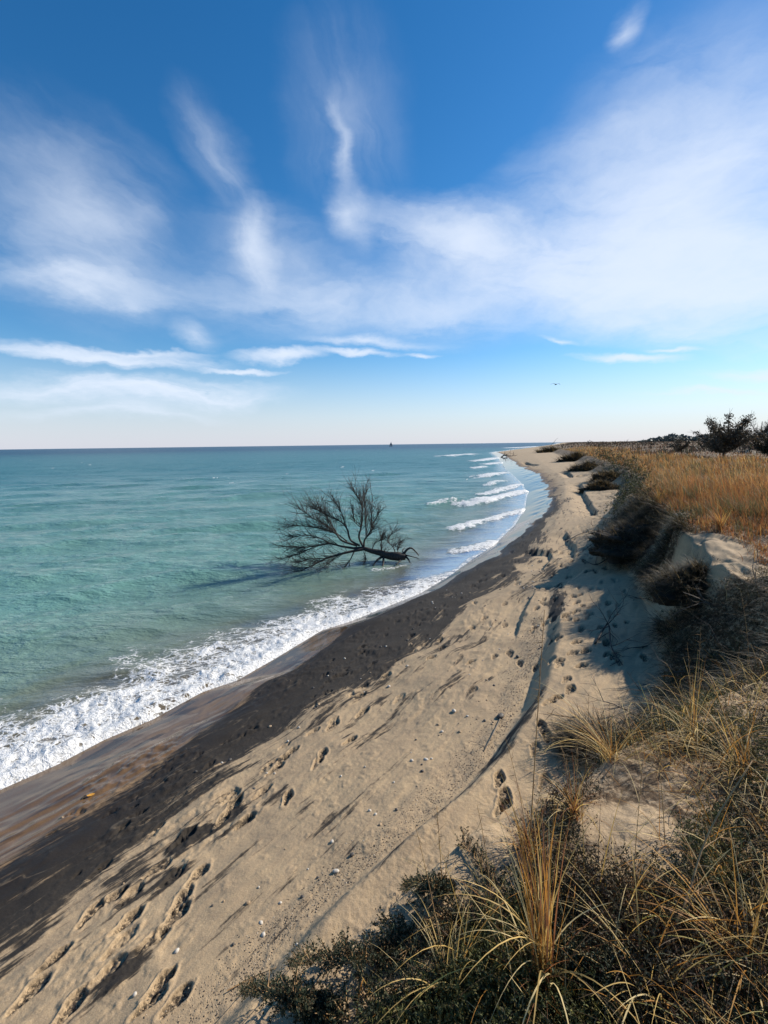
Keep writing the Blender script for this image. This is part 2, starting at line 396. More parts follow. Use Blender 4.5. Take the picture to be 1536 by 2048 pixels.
# ------------------------------------------------------------------ water
def water_material():
    m, t, b, out = material('lake_water')
    pos = t.new('ShaderNodeNewGeometry').outputs['Position']
    foam, deep = t.attr('foam'), t.attr('depth'); sdv = t.attr('sd', 'Vector')
    r = t.new('ShaderNodeVectorMath', operation='LENGTH'); t.link(pos, r.inputs[0]); r = r.outputs['Value']
    big = t.noise(t.mapping(pos, scale=(.05, .16, 1)), 1, 4, .6)
    c = t.mix(t.sstep(deep, .05, .30), (.14, .11, .07), (.15, .22, .17))
    c = t.mix(t.sstep(deep, .22, .75), c, (.145, .295, .24))
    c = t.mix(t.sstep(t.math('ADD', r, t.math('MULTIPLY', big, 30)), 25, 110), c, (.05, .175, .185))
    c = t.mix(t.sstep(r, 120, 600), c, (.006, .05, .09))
    c = t.mix(t.sstep(big, .45, .7, 0, .35), c, (.03, .12, .12))
    # foam: dense curds in front, lace behind
    wv = t.vmath('ADD', pos, t.vmath('SCALE', t.noise(pos, 3.2, 4, .6, out=1), .32))
    wv2 = t.mapping(wv, rot=(0, 0, R(-52)), scale=(1, 1.7, 1))
    def vor(scale):
        v = t.new('ShaderNodeTexVoronoi', feature='DISTANCE_TO_EDGE'); t.link(wv2, v.inputs['Vector']); v.inputs['Scale'].default_value = scale
        return v.outputs['Distance']
    v1 = vor(3.4); v2 = vor(9.5)
    e1 = t.sstep(v1, .19, .02); e2 = t.sstep(v2, .22, .03)
    nf = t.noise(pos, 22, 5, .75)
    lace = t.math('MAXIMUM', e1, t.math('MULTIPLY', e2, .75))
    nb_ = t.noise(t.mapping(wv, rot=(0, 0, R(-52)), scale=(1, 2.6, 1)), 2.6, 6, .7, .5)
    cov = t.math('ADD', t.math('MULTIPLY', foam, 1.15), t.math('MULTIPLY', t.math('SUBTRACT', lace, .6), .75))
    cov = t.math('ADD', cov, t.math('MULTIPLY', t.math('SUBTRACT', nb_, .48), 2.6))
    cov = t.math('ADD', cov, t.math('MULTIPLY', t.math('SUBTRACT', nf, .5), .9))
    cov = t.math('MULTIPLY', t.sstep(cov, .38, .95), t.sstep(foam, .03, .15))
    # sun flecks are left to the surface; shape it with ripples
    w1 = t.noise(t.mapping(pos, rot=(0, 0, R(8)), scale=(.8, 2.1, 1)), 1.15, 5, .62, .25)
    w2 = t.noise(t.mapping(pos, rot=(0, 0, R(-14)), scale=(1, 2.0, 1)), 5.5, 4, .6, .2)
    w3 = t.noise(t.mapping(pos, rot=(0, 0, R(5)), scale=(.5, 1.5, 1)), .28, 3, .55)
    h = t.math('ADD', t.math('MULTIPLY', w1, .22), t.math('ADD', t.math('MULTIPLY', w2, .035), t.math('MULTIPLY', w3, .12)))
    sh = t.sstep(deep, .0, .5, .25, 1)
    nb = t.bump(h, t.math('MULTIPLY', sh, .9), 1.0)
    b.inputs['IOR'].default_value = 1.33
    t.link(t.sstep(r, 6, 110, .10, .36), b.inputs['Roughness'])
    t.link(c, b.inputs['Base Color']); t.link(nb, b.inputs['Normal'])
    # shallow film lets the sand through
    tr = t.new('ShaderNodeBsdfTransparent'); tr.inputs[0].default_value = (.80, .74, .66, 1)
    gl = t.new('ShaderNodeBsdfGlossy'); gl.inputs['Roughness'].default_value = .06; t.link(nb, gl.inputs['Normal'])
    fr = t.new('ShaderNodeFresnel'); fr.inputs[0].default_value = 1.33; t.link(nb, fr.inputs['Normal'])
    film = t.new('ShaderNodeMixShader'); t.link(fr.outputs[0], film.inputs[0]); t.link(tr.outputs[0], film.inputs[1]); t.link(gl.outputs[0], film.inputs[2])
    mx = t.new('ShaderNodeMixShader'); t.link(t.sstep(t.math('ADD', deep, t.math('MULTIPLY', foam, .2)), .02, .2, .1, 1), mx.inputs[0]); t.link(film.outputs[0], mx.inputs[1]); t.link(b.outputs[0], mx.inputs[2])
    fo = t.new('ShaderNodeBsdfPrincipled'); t.link(t.mix(t.sstep(nf, .3, .65), (.52, .51, .47), (.9, .88, .84)), fo.inputs['Base Color']); fo.inputs['Roughness'].default_value = .55
    fb = t.bump(t.math('ADD', t.math('MULTIPLY', t.math('ADD', e1, e2), .5), t.math('ADD', nf, t.noise(pos, 60, 3, .6))), .55, .02); t.link(fb, fo.inputs['Normal'])
    mf = t.new('ShaderNodeMixShader'); t.link(cov, mf.inputs[0]); t.link(mx.outputs[0], mf.inputs[1]); t.link(fo.outputs[0], mf.inputs[2])
    t.link(mf.outputs[0], out.inputs[0])
    return m

wx, wy, WF = fan(radii(1.2, 26000, FINE), azim(-49, 30, .125 * FINE))
ws, wd = sd(wx, wy); wr = np.hypot(wx, wy)
keep = wd < 1.2
dr = np.maximum(.008, np.minimum(wr * wr / 1350, .012 * wr))
wz = np.zeros_like(wx); r2 = np.random.default_rng(3)
att = np.clip(-wd / 5, 0, 1) ** .7
warp = (fbm(wx * .12, wy * .12, 2, 201) - .5) * 6; warp2 = (fbm(wx * .5, wy * .5, 2, 204) - .5) * 1.5
for k in range(26):
    lam = .55 * 1.17 ** k; ang = R(-90 + 14 + r2.normal(0, 15)); amp = .0105 * lam ** .72 if lam < 6 else .03 * (6 / lam)
    f = ss(1.5, 3.5, lam / dr)
    ph = 2 * math.pi / lam * (wx * math.cos(ang) + wy * math.sin(ang) + warp * .5 + warp2 * min(1, lam * .2)) + r2.uniform(0, 6.28)
    env = .4 + 1.2 * vn(wx / (lam * 3.5) + k * 7, wy / (lam * 1.8), 210 + k)
    wz += amp * f * env * (1 - 2 * np.abs(np.sin(ph / 2)) ** 1.0 if k % 2 else np.sin(ph)) * (att if lam > 1.2 else np.clip(-wd / 1.5, .08, 1))
foam = np.zeros_like(wx)
# swash in front: a wide sheet of foam, thinning away from the camera
fw_ = np.interp(wy, [2, 5, 8, 10.5, 12.3, 13.8, 15, 100], [2.6, 2.6, 2.5, 2.4, 2.2, 1.1, .2, .15])
fq = -wd / fw_ + (fbm(ws * 1.4, wd * 1.4, 4, 231) - .5) * .9
sw = ss(1.12, .25, fq) * ss(-.12, .02, -wd + .03)
sw = sw * (1 - .45 * ss(.45, .62, fbm(ws * .8, wd * 1.9, 3, 235)) * ss(.12, .45, fq)) 
sw = sw * np.interp(wy, [2, 9, 12, 13.2, 14.5, 20, 400], [1, .98, .95, .8, .5, .4, .35])
foam = np.maximum(foam, sw)
front = np.exp(-((wd + .07) / .06) ** 2) * (.35 + .4 * ss(16, 12, wy)) * ss(.2, .5, vn(ws * .4, ws * 0, 233) + ss(18, 13, wy))
foam = np.maximum(foam, front)
# breakers running into the beach further on: traced crests (pixel polylines), height, front-to-back depth
BR = [([(915, 1053), (945, 1043), (985, 1034), (1050, 1017)], .12, .9, .95), ([(935, 1005), (965, 1000), (1005, 991), (1048, 981)], .2, 1.3, 1.), ([(968, 986), (1000, 978), (1040, 968)], .15, 1.2, .95),
      ([(975, 967), (990, 963), (1006, 961)], .12, 1.0, .7), ([(960, 952), (1000, 945)], .2, 2., .9), ([(952, 935), (964, 932)], .2, 2., .8), ([(972, 928), (1002, 925)], .25, 3., .95), ([(950, 922), (992, 916)], .3, 4., .9),
      ([(918, 1097), (950, 1090), (998, 1083)], .06, .8, .85), ([(858, 1007), (885, 1003), (905, 1001)], .12, .5, .6), ([(890, 912), (945, 908)], .4, 6, .8), ([(1000, 905), (1040, 899)], .3, 8, .9),
      ([(1020, 896), (1070, 893)], .4, 14, .9), ([(682, 933), (690, 932)], .06, .4, .7), ([(748, 1132), (775, 1130), (812, 1124)], .01, .3, .42), ([(905, 1145), (850, 1160), (770, 1172)], .03, .5, .35)]
for pts, h, wdt, f in BR:
    wdt *= .75
    q = [P(a, b, .1) for a, b in pts]
    x0 = min(a for a, b in q) - 3 * wdt; x1 = max(a for a, b in q) + 3 * wdt; y0 = min(b for a, b in q) - 4 * wdt; y1 = max(b for a, b in q) + 4 * wdt
    m = np.nonzero((wx > x0) & (wx < x1) & (wy > y0) & (wy < y1))[0]
    if not len(m): continue
    X, Y = wx[m], wy[m]
    dist, side = seg_dist(X + (fbm(X * 1.2 / wdt, Y * 1.2 / wdt, 3, 241) - .5) * wdt * .9, Y + (fbm(X / wdt, Y / wdt, 3, 244) - .5) * wdt * 1.2, q)
    e = np.exp(-(dist / (wdt * .7)) ** 2)
    wz[m] += h * e * .8
    br = fbm(X * 2.2 / wdt, Y * 3 / wdt, 3, 247)
    foam[m] = np.maximum(foam[m], f * ss(1.0, .25, dist / wdt + (br - .5) * 1.1))
# unbroken green swell left of the breaker
q = [P(a, b, .1) for a, b in [(700, 1018), (770, 1012), (830, 1008), (905, 1000), (945, 996)]]
dist, side = seg_dist(wx, wy, q); wz += .13 * np.exp(-(dist / .7) ** 2) * (dist < 3)
lump = fbm(wx * 7, wy * 7, 4, 251)
wz += foam * np.clip(.9 - wr * .03, 0, 1) * (lump - .35) * .15 * ss(0, .3, -wd)
wz += .045 * np.exp(-((wd + .16) / .12) ** 2) * ss(14, 9, wy) * (.4 + 1.2 * vn(ws * 4, wd * 4, 255))
wz += ss(.1, -.02, wd) * .012 + np.clip(foam, 0, 1) * .02 * ss(.02, -.1, wd)
wz -= ss(.0, .5, wd) * .3
caps = ss(.84, .9, fbm(wx * .6, wy * 1.2, 4, 261)) * ss(30, 60, wr) * ss(1200, 500, wr) * .8
foam = np.maximum(foam, caps)
depth = np.clip(-wd * .085 + .01 + (fbm(wx * .5, wy * .5, 3, 271) - .5) * .12 * ss(0, 3, -wd) + wz * .3, 0, 3)
k4 = keep[WF].all(1); used = np.unique(WF[k4]); remap = np.full(len(wx), -1, dtype=np.int32); remap[used] = np.arange(len(used))
wat = mesh_np('lake', np.stack([wx, wy, wz], 1)[used], remap[WF[k4]], water_material(), attrs={
    'foam': ('FLOAT', foam[used]), 'depth': ('FLOAT', depth[used]), 'sd': ('FLOAT_VECTOR', np.stack([ws, wd, 0 * wd], 1)[used])})
tag(wat, 'green blue lake with small breakers and white foam on the sand', 'lake', kind='structure')

# ------------------------------------------------------------------ plants, wood, stones
def plant_mat(name, trans=.45, rough=.6, spec=.3):
    m, t, b, out = material(name)
    c = t.attr('col', 'Color'); t.link(c, b.inputs['Base Color']); b.inputs['Roughness'].default_value = rough
    b.inputs['Specular IOR Level'].default_value = spec
    tl = t.new('ShaderNodeBsdfTranslucent'); t.link(c, tl.inputs[0])
    mx = t.new('ShaderNodeMixShader'); mx.inputs[0].default_value = trans
    t.link(b.outputs[0], mx.inputs[1]); t.link(tl.outputs[0], mx.inputs[2]); t.link(mx.outputs[0], out.inputs[0])
    return m
def bark_mat(name, c0, c1, scale=30):
    m, t, b, out = material(name)
    pos = t.new('ShaderNodeTexCoord').outputs['Object']
    n = t.noise(t.mapping(pos, scale=(1, 1, .35)), scale, 5, .65)
    t.link(t.mix(t.sstep(n, .35, .65), c0, c1), b.inputs['Base Color']); b.inputs['Roughness'].default_value = .8
    t.link(t.bump(n, .6, .01), b.inputs['Normal'])
    return m
GRASS = plant_mat('dry_grass'); LEAF = plant_mat('leaf', .25); NEEDLE = plant_mat('needles', .15, .7)
DEADWOOD = bark_mat('dead_wood', (.018, .014, .011), (.06, .048, .038)); DRIFT = bark_mat('driftwood', (.10, .08, .06), (.26, .21, .16)); BARK = bark_mat('bark', (.03, .023, .018), (.08, .062, .048), 12)

def ribbons(base, L, w, az, th0, curl, col, seg=4, flat=.0):
    N = len(L); V = np.zeros((N, seg + 1, 2, 3)); p = np.array(base, float)
    wa = az + np.pi / 2 + flat
    wv = np.stack([np.cos(wa), np.sin(wa), np.zeros(N)], 1)
    for k in range(seg + 1):
        tt = k / seg
        ww = (w * (1 - tt ** 2.2 * .88))[:, None] * wv * .5
        V[:, k, 0] = p - ww; V[:, k, 1] = p + ww
        th = th0 + curl * (tt + .5 / seg) ** 1.4
        st = np.stack([np.sin(th) * np.cos(az), np.sin(th) * np.sin(az), np.cos(th)], 1) * (L / seg)[:, None]
        p = p + st
    idx = np.arange(N * (seg + 1) * 2).reshape(N, seg + 1, 2)
    F = np.stack([idx[:, :-1, 0], idx[:, :-1, 1], idx[:, 1:, 1], idx[:, 1:, 0]], -1).reshape(-1, 4)
    cc = np.ones((N, seg + 1, 2, 4)); g = np.linspace(.75, 1.1, seg + 1)[None, :, None, None]
    cc[..., :3] = np.asarray(col)[:, None, None, :] * g
    return V.reshape(-1, 3), F, cc.reshape(-1, 4)

def sprigs(base, L, dirs, M, leafL, leafW, col, rg, scl=None):
    """needle-leaved twigs"""
    N = len(L); tt = rg.random((N, M)) ** .8
    B = base[:, None] + dirs[:, None] * (tt * L[:, None])[..., None]
    rad = rg.normal(size=(N, M, 3)); rad /= np.linalg.norm(rad, axis=-1, keepdims=True)
    ld = dirs[:, None] * .75 + rad * .75; ld /= np.linalg.norm(ld, axis=-1, keepdims=True)
    side = np.cross(ld, rg.normal(size=(N, M, 3))); side /= np.linalg.norm(side, axis=-1, keepdims=True) + 1e-9
    ll = leafL * (1.1 - .5 * tt) * rg.uniform(.6, 1.2, (N, M)); lw = leafW
    if scl is not None: ll = ll * scl[:, None]; lw = (leafW * scl)[:, None, None]
    tip = B + ld * ll[..., None]; mid = B + ld * (ll * .45)[..., None]
    V = np.stack([B, mid + side * lw * .5, tip, mid - side * lw * .5], 2).reshape(-1, 3)
    F = np.arange(len(V)).reshape(-1, 4)
    cc = np.ones((N, M, 4, 4)); cc[..., :3] = np.asarray(col)[:, None, None, :] * rg.uniform(.6, 1.35, (N, M))[..., None, None]
    return V, F, cc.reshape(-1, 4)

def joinm(parts):
    off = 0; Vs, Fs, Cs = [], [], []
    for V, F, c in parts:
        Vs.append(V); Fs.append(np.asarray(F) + off); Cs.append(c); off += len(V)
    by = {}
    for f in Fs: by.setdefault(f.shape[1], []).append(f)
    return np.concatenate(Vs), [np.concatenate(v) for v in by.values()], np.concatenate(Cs)

def tubes(paths, sides=5):
    """paths: list of (points, radii)"""
    Vs, Q, T = [], [], []; off = 0
    for pts, rad in paths:
        pts = np.asarray(pts, float); n = len(pts)
        if n < 2: continue
        tan = np.gradient(pts, axis=0); tan /= np.linalg.norm(tan, axis=1, keepdims=True) + 1e-9
        ref = np.array([0, 0, 1.]) if abs(tan[0][2]) < .8 else np.array([1., 0, 0])
        for k in range(n):
            u = np.cross(tan[k], ref); u /= np.linalg.norm(u) + 1e-9; v = np.cross(tan[k], u); ref = np.cross(u, tan[k])
            a = np.arange(sides) * 2 * np.pi / sides
            Vs.append(pts[k] + rad[k] * (np.cos(a)[:, None] * u + np.sin(a)[:, None] * v))
        for k in range(n - 1):
            for j in range(sides):
                a0 = off + k * sides + j; a1 = off + k * sides + (j + 1) % sides
                Q.append((a0, a1, a1 + sides, a0 + sides))
        Vs.append(pts[-1:] + tan[-1] * rad[-1]); tip = off + n * sides
        for j in range(sides): T.append((off + (n - 1) * sides + j, off + (n - 1) * sides + (j + 1) % sides, tip))
        off += n * sides + 1
    return np.concatenate(Vs), [np.array(Q), np.array(T)]

def smooth_path(pts, n=4):
    pts = [np.asarray(p, float) for p in pts]
    if len(pts) < 3: return pts
    P0 = [2 * pts[0] - pts[1]] + pts + [2 * pts[-1] - pts[-2]]; out = []
    for i in range(1, len(P0) - 2):
        for k in range(n):
            u = k / n; a, b, c, d = P0[i - 1:i + 3]
            out.append(.5 * (2 * b + (c - a) * u + (2 * a - 5 * b + 4 * c - d) * u * u + (3 * b - a - 3 * c + d) * u ** 3))
    return out + [pts[-1]]

def rnd_dir(d, spread, rg):
    v = np.asarray(d) + rg.normal(size=3) * spread; return v / np.linalg.norm(v)

def twig(p, d, L, r, depth, rg, acc, grav=0., kids=(3, 5), spread=.55, bend=.16):
    n = 5; pts = [np.array(p, float)]; dd = np.array(d, float)
    for k in range(n):
        dd = rnd_dir(dd + np.array([0, 0, grav]), bend * .6, rg); pts.append(pts[-1] + dd * L / n)
    acc.append((pts, np.linspace(r, r * .35, n + 1)))
    if depth > 0:
        for _ in range(rg.integers(*kids)):
            k = rg.integers(1, n + 1); twig(pts[k], rnd_dir(dd, spread, rg), L * rg.uniform(.45, .75), r * .5, depth - 1, rg, acc, grav, kids, spread, bend)

# ---------------- the dune grass that runs along the bluff
def colours(N, pal, wts, rg, var=.25):
    k = rg.choice(len(pal), N, p=np.array(wts) / sum(wts)); return np.array(pal)[k] * rg.uniform(1 - var, 1 + var, (N, 1))
g1 = np.random.default_rng(11)
N = 330000
az_ = np.radians(g1.uniform(-4, 58, N)); r_ = np.exp(g1.uniform(math.log(7.5), math.log(150), N))
x_ = r_ * np.sin(az_); y_ = r_ * np.cos(az_)
inl = x_ - lx(LC, y_)
pn = fbm(x_ * .22, y_ * .3, 3, 301); pn2 = fbm(x_ * 1.2, y_ * 1.2, 3, 305)
okm = (inl > -.25) & (g1.random(N) > bare(x_, y_)) & (pn2 > .34)
tall = ss(-.3, .6, inl) * ss(11, 5, inl + (pn - .5) * 7)
okm &= g1.random(N) < .3 + .7 * tall
x_, y_, r_, inl, pn, pn2, tall = [q[okm] for q in (x_, y_, r_, inl, pn, pn2, tall)]
N = len(x_); z_ = height(x_, y_, False)
near = ss(22, 11, r_ + (pn - .5) * 10)
shortg = tall < .35
pale = colours(N, [(.48, .26, .085), (.36, .16, .05), (.60, .42, .18), (.15, .10, .055)], [4, 4.5, 1.5, 2.5], g1)
rust = colours(N, [(.36, .14, .045), (.26, .095, .035), (.42, .23, .07), (.16, .11, .05)], [4, 3, 2, 2], g1)
olive = colours(N, [(.13, .12, .05), (.17, .13, .06), (.09, .08, .04)], [2, 1, 1], g1)
pick = g1.random(N)
col = np.where((pick < near * .85 + .12)[:, None], rust, pale)
col = np.where((g1.random(N) < ss(.52, .64, pn2) * .8)[:, None], olive, col)
col = np.where((shortg & (g1.random(N) < .6))[:, None], colours(N, [(.16, .09, .05), (.24, .13, .06), (.12, .08, .055)], [1, 1, 1], g1), col)
H_ = (.15 + .42 * tall * ss(8, 16, r_)) * g1.uniform(.45, 1.3, N) * (.25 + 1.4 * fbm(x_ * .9, y_ * .9, 3, 309))
wid = np.maximum(.004, r_ * .00055) * g1.uniform(.8, 1.6, N)
azb = g1.normal(math.pi * .93, .9, N)
gv = ribbons(np.stack([x_, y_, z_ - .02], 1), H_, wid, azb, g1.uniform(.0, .35, N), g1.uniform(.1, 1.1, N), col, 3, g1.normal(0, .6, N))
o = mesh_np('dune_grass', gv[0], gv[1], GRASS, attrs={'col': ('FLOAT_COLOR', gv[2])})
tag(o, 'tall golden and rust dry grass waving on the bluff top', 'grass', kind='stuff')

# ---------------- low brown heath beyond it
N = 60000
az_ = np.radians(g1.uniform(8, 58, N)); r_ = np.exp(g1.uniform(math.log(22), math.log(900), N)); x_ = r_ * np.sin(az_); y_ = r_ * np.cos(az_)
inl = x_ - lx(LC, y_); pn = fbm(x_ * .06, y_ * .12, 4, 321)
okm = (inl > .5) & (g1.random(N) < ss(4, 12, inl + (pn - .4) * 14)); x_, y_, r_, pn = x_[okm], y_[okm], r_[okm], pn[okm]; N = len(x_)
col = np.where((pn > .52)[:, None], colours(N, [(.06, .045, .035), (.05, .05, .03), (.09, .06, .045)], [2, 1, 1], g1), colours(N, [(.20, .11, .06), (.15, .085, .06), (.26, .16, .08)], [2, 2, 1], g1))
gv = ribbons(np.stack([x_, y_, height(x_, y_, False) - .03], 1), (.22 + .35 * (pn > .55)) * g1.uniform(.6, 1.4, N) * (1 + r_ * .002), np.maximum(.02, r_ * .0011) * g1.uniform(.8, 1.8, N), g1.uniform(0, 6.28, N), g1.uniform(0, .5, N), g1.uniform(.2, 1.2, N), col, 2)
o = mesh_np('heath_cover', gv[0], gv[1], GRASS, attrs={'col': ('FLOAT_COLOR', gv[2])})
tag(o, 'low brown and purple heath covering the flats behind the dune grass', 'heath', kind='stuff')

# ---------------- dark evergreen mat over the bluff and its face
N = 135000
az_ = np.radians(g1.uniform(-30, 58, N)); r_ = np.exp(g1.uniform(math.log(.9), math.log(60), N)); x_ = r_ * np.sin(az_); y_ = r_ * np.cos(az_)
tt_n = lx(LT, y_); cc_n = lx(LC, y_); wv_ = (x_ - tt_n) / np.maximum(cc_n - tt_n, .3)
pn = fbm(x_ * 1.5, y_ * 1.5, 4, 341)
edge = np.interp(y_, [0, 1.5, 2.5, 3.6, 5, 7, 12, 16], [.1, .25, .30, .30, .15, .12, .2, .3])
okm = (wv_ + (pn - .5) * .8 > edge) & (pn > .40 - .1 * ss(4, 8, r_)) & (g1.random(N) > bare(x_, y_) * 1.1) & ((r_ < 8.5) | (wv_ < 1.25)) & ((y_ > 7) | (x_ > lx(LV, y_) + (pn - .5) * .4))
x_, y_, r_, pn = x_[okm], y_[okm], r_[okm], pn[okm]; N = len(x_); z_ = height(x_, y_, False)
dirs = g1.normal(size=(N, 3)) * .7 + np.array([-.25, -.1, .75]); dirs /= np.linalg.norm(dirs, axis=1, keepdims=True)
hue = fbm(x_ * 2.5, y_ * 2.5, 3, 345)
col = np.where((hue > .56)[:, None], colours(N, [(.10, .095, .025), (.13, .10, .03), (.07, .08, .03)], [2, 1, 2], g1),
      np.where((hue < .42)[:, None], colours(N, [(.10, .05, .025), (.05, .035, .02), (.07, .06, .03)], [1, 2, 2], g1), colours(N, [(.028, .036, .016), (.02, .027, .014), (.05, .05, .022)], [2, 2, 1], g1)))
lift = g1.random(N) ** 1.5 * .10
sc_ = np.maximum(1, r_ / 4.0)
sv_ = sprigs(np.stack([x_, y_, z_ + lift * sc_ - .02], 1), (.05 + .09 * g1.random(N)) * sc_ ** .8, dirs, 13, .019, .0045, col, g1, sc_ ** .9)
o = mesh_np('creeping_evergreen_cover', sv_[0], sv_[1], NEEDLE, attrs={'col': ('FLOAT_COLOR', sv_[2])})
tag(o, 'dark creeping evergreen matting the bluff top and face', 'ground cover', kind='stuff')

# ---------------- tangled dry blades among the mat
N = 23000
az_ = np.radians(g1.uniform(-25, 58, N)); r_ = np.exp(g1.uniform(math.log(1.0), math.log(13), N)); x_ = r_ * np.sin(az_); y_ = r_ * np.cos(az_)
wv_ = (x_ - lx(LT, y_)) / np.maximum(lx(LC, y_) - lx(LT, y_), .3); pn = fbm(x_ * 1.1, y_ * 1.1, 3, 361)
east = ss(.0, 1.6, x_) * (1 - .35 * ss(1.6, 2.2, x_)) * (1 - .75 * ss(3.6, 4.6, y_) * ss(9, 7, y_))
okm = (wv_ > np.interp(y_, [0, 2, 3.5, 6, 12], [.35, .55, .5, .35, .5]) + (pn - .5)) & (g1.random(N) > bare(x_, y_)) & (g1.random(N) < (.22 + .78 * east) * ss(.42, .56, pn + .05 * east)) & ((y_ > 7) | (x_ > lx(LV, y_)))
x_, y_, r_, pn = x_[okm], y_[okm], r_[okm], pn[okm]; N = len(x_)
col = colours(N, [(.80, .60, .27), (.66, .42, .12), (.60, .27, .05), (.36, .32, .10), (.12, .08, .045)], [3.5, 3.5, 2.5, 1, 4], g1)
gv = ribbons(np.stack([x_, y_, height(x_, y_, False)], 1), g1.uniform(.1, .42, N), g1.uniform(.0018, .0045, N) * np.maximum(1, r_ / 3), g1.uniform(0, 6.28, N), g1.uniform(.15, 1.35, N), g1.uniform(.0, 3.0, N), col, 7, g1.normal(0, 1, N))
gv[0][:, 2] = np.maximum(gv[0][:, 2], height(gv[0][:, 0], gv[0][:, 1], False) + .004)
o = mesh_np('tangled_dry_grass', gv[0], gv[1], GRASS, attrs={'col': ('FLOAT_COLOR', gv[2])})
tag(o, 'tangle of thin curled straw blades lying over the evergreen mat', 'grass', kind='stuff')

# ---------------- matted grass and roots drooping down the shaded face
N = 26000; y_ = g1.uniform(3.7, 15, N); ta, ca = lx(LT, y_), lx(LC, y_); wv_ = g1.uniform(0, 1.35, N); x_ = ta + (ca - ta) * wv_
okm = (wv_ > .22 - .15 * ss(5, 6.5, y_) + (fbm(x_ * 2, y_ * 2, 4, 371) - .5) * 1.1) & (g1.random(N) > bare(x_, y_)) & (g1.random(N) < ss(1.35, 1.0, wv_)); x_, y_, wv_ = x_[okm], y_[okm], wv_[okm]; N = len(x_); r_ = np.hypot(x_, y_)
strand = fbm(x_ * 6, y_ * 2.0, 3, 373)
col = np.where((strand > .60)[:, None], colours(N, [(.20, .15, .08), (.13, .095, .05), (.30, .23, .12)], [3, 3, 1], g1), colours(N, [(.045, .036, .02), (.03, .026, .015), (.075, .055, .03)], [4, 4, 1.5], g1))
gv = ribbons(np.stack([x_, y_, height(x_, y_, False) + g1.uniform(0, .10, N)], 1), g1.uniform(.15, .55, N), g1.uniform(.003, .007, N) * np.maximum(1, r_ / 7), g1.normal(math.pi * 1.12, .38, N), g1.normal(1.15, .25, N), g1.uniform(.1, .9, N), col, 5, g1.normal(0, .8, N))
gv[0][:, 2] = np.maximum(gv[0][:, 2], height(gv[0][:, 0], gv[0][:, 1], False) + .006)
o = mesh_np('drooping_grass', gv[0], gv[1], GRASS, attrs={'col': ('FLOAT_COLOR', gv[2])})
tag(o, 'dark matted dead grass drooping down the shaded bluff face', 'dead grass', kind='stuff')

# ---------------- dark turf slumping over the lip of the bluff
def turf_clump(px, py, z, sx, sy, sz, label, seed, nb=2600):
    rg = np.random.default_rng(seed); cx, cy, _ = hit(px, py)
    cz = float(height(cx, cy, False)) - .45 * sz; loc = (cx, cy, cz); nb = int(nb * 1.8)
    root = empty('slumped_turf', loc); tag(root, label, 'turf clump', 'turf clumps slumping over the bluff edge')
    sz *= .8
    nu, nv = 64, 26; u = np.linspace(0, 2 * np.pi, nu, endpoint=False); v = np.linspace(-.35, 1, nv) * np.pi / 2
    Uu, Vv = np.meshgrid(u, v); dx, dy, dz = np.cos(Vv) * np.cos(Uu), np.cos(Vv) * np.sin(Uu), np.sin(Vv)
    k = 1 + (fbm(dx * 2.2 + 5 * dz + seed, dy * 2.2 + 9, 4, seed) - .5) * 1.0 + (fbm(dx * 8 + 5, dy * 8 + dz * 6, 3, seed + 1) - .5) * .2
    V = np.stack([dx * sx * k, dy * sy * k, dz * sz * k], -1).reshape(-1, 3)
    idx = np.arange(nu * nv).reshape(nv, nu); nx = np.roll(idx, -1, 1)
    F = np.stack([idx[:-1], nx[:-1], nx[1:], idx[1:]], -1).reshape(-1, 4)
    soil = colours(len(V), [(.045, .032, .02), (.03, .024, .016)], [1, 1], rg)
    mesh_np('soil_mat', V, F, NEEDLE, root, attrs={'col': ('FLOAT_COLOR', np.concatenate([soil, np.ones((len(V), 1))], 1))})
    i = rg.integers(0, len(V), nb); i = i[V[i, 2] > -sz * .3]; n_ = len(i)
    out_az = np.arctan2(V[i, 1], V[i, 0]) + rg.normal(0, .5, n_); out_az = np.where(rg.random(n_) < .6, rg.normal(math.pi * 1.08, .5, n_), out_az)
    r0 = math.hypot(cx, cy)
    gv = ribbons(V[i], rg.uniform(.12, .42, n_) * max(1, r0 / 22), rg.uniform(.004, .009, n_) * max(1, r0 / 11), out_az, rg.uniform(.5, 1.3, n_), rg.uniform(.3, 1.6, n_),
                 colours(n_, [(.07, .055, .03), (.04, .033, .02), (.16, .11, .05), (.34, .24, .11)], [4, 4, 2.5, 1.2], rg), 4)
    mesh_np('hanging_grass', gv[0], gv[1], GRASS, root, attrs={'col': ('FLOAT_COLOR', gv[2])})
    for _ in range(9):
        acc = []; a = rg.normal(math.pi * 1.1, .8); twig((math.cos(a) * sx * .7, math.sin(a) * sy * .7, rg.uniform(0, .5) * sz), (math.cos(a), math.sin(a), rg.uniform(-.5, .3)), rg.uniform(.3, .8) * min(sx, 1.2), .009, 1, rg, acc, -.12)
        mesh_np('root', *tubes(acc, 4), DEADWOOD, root)
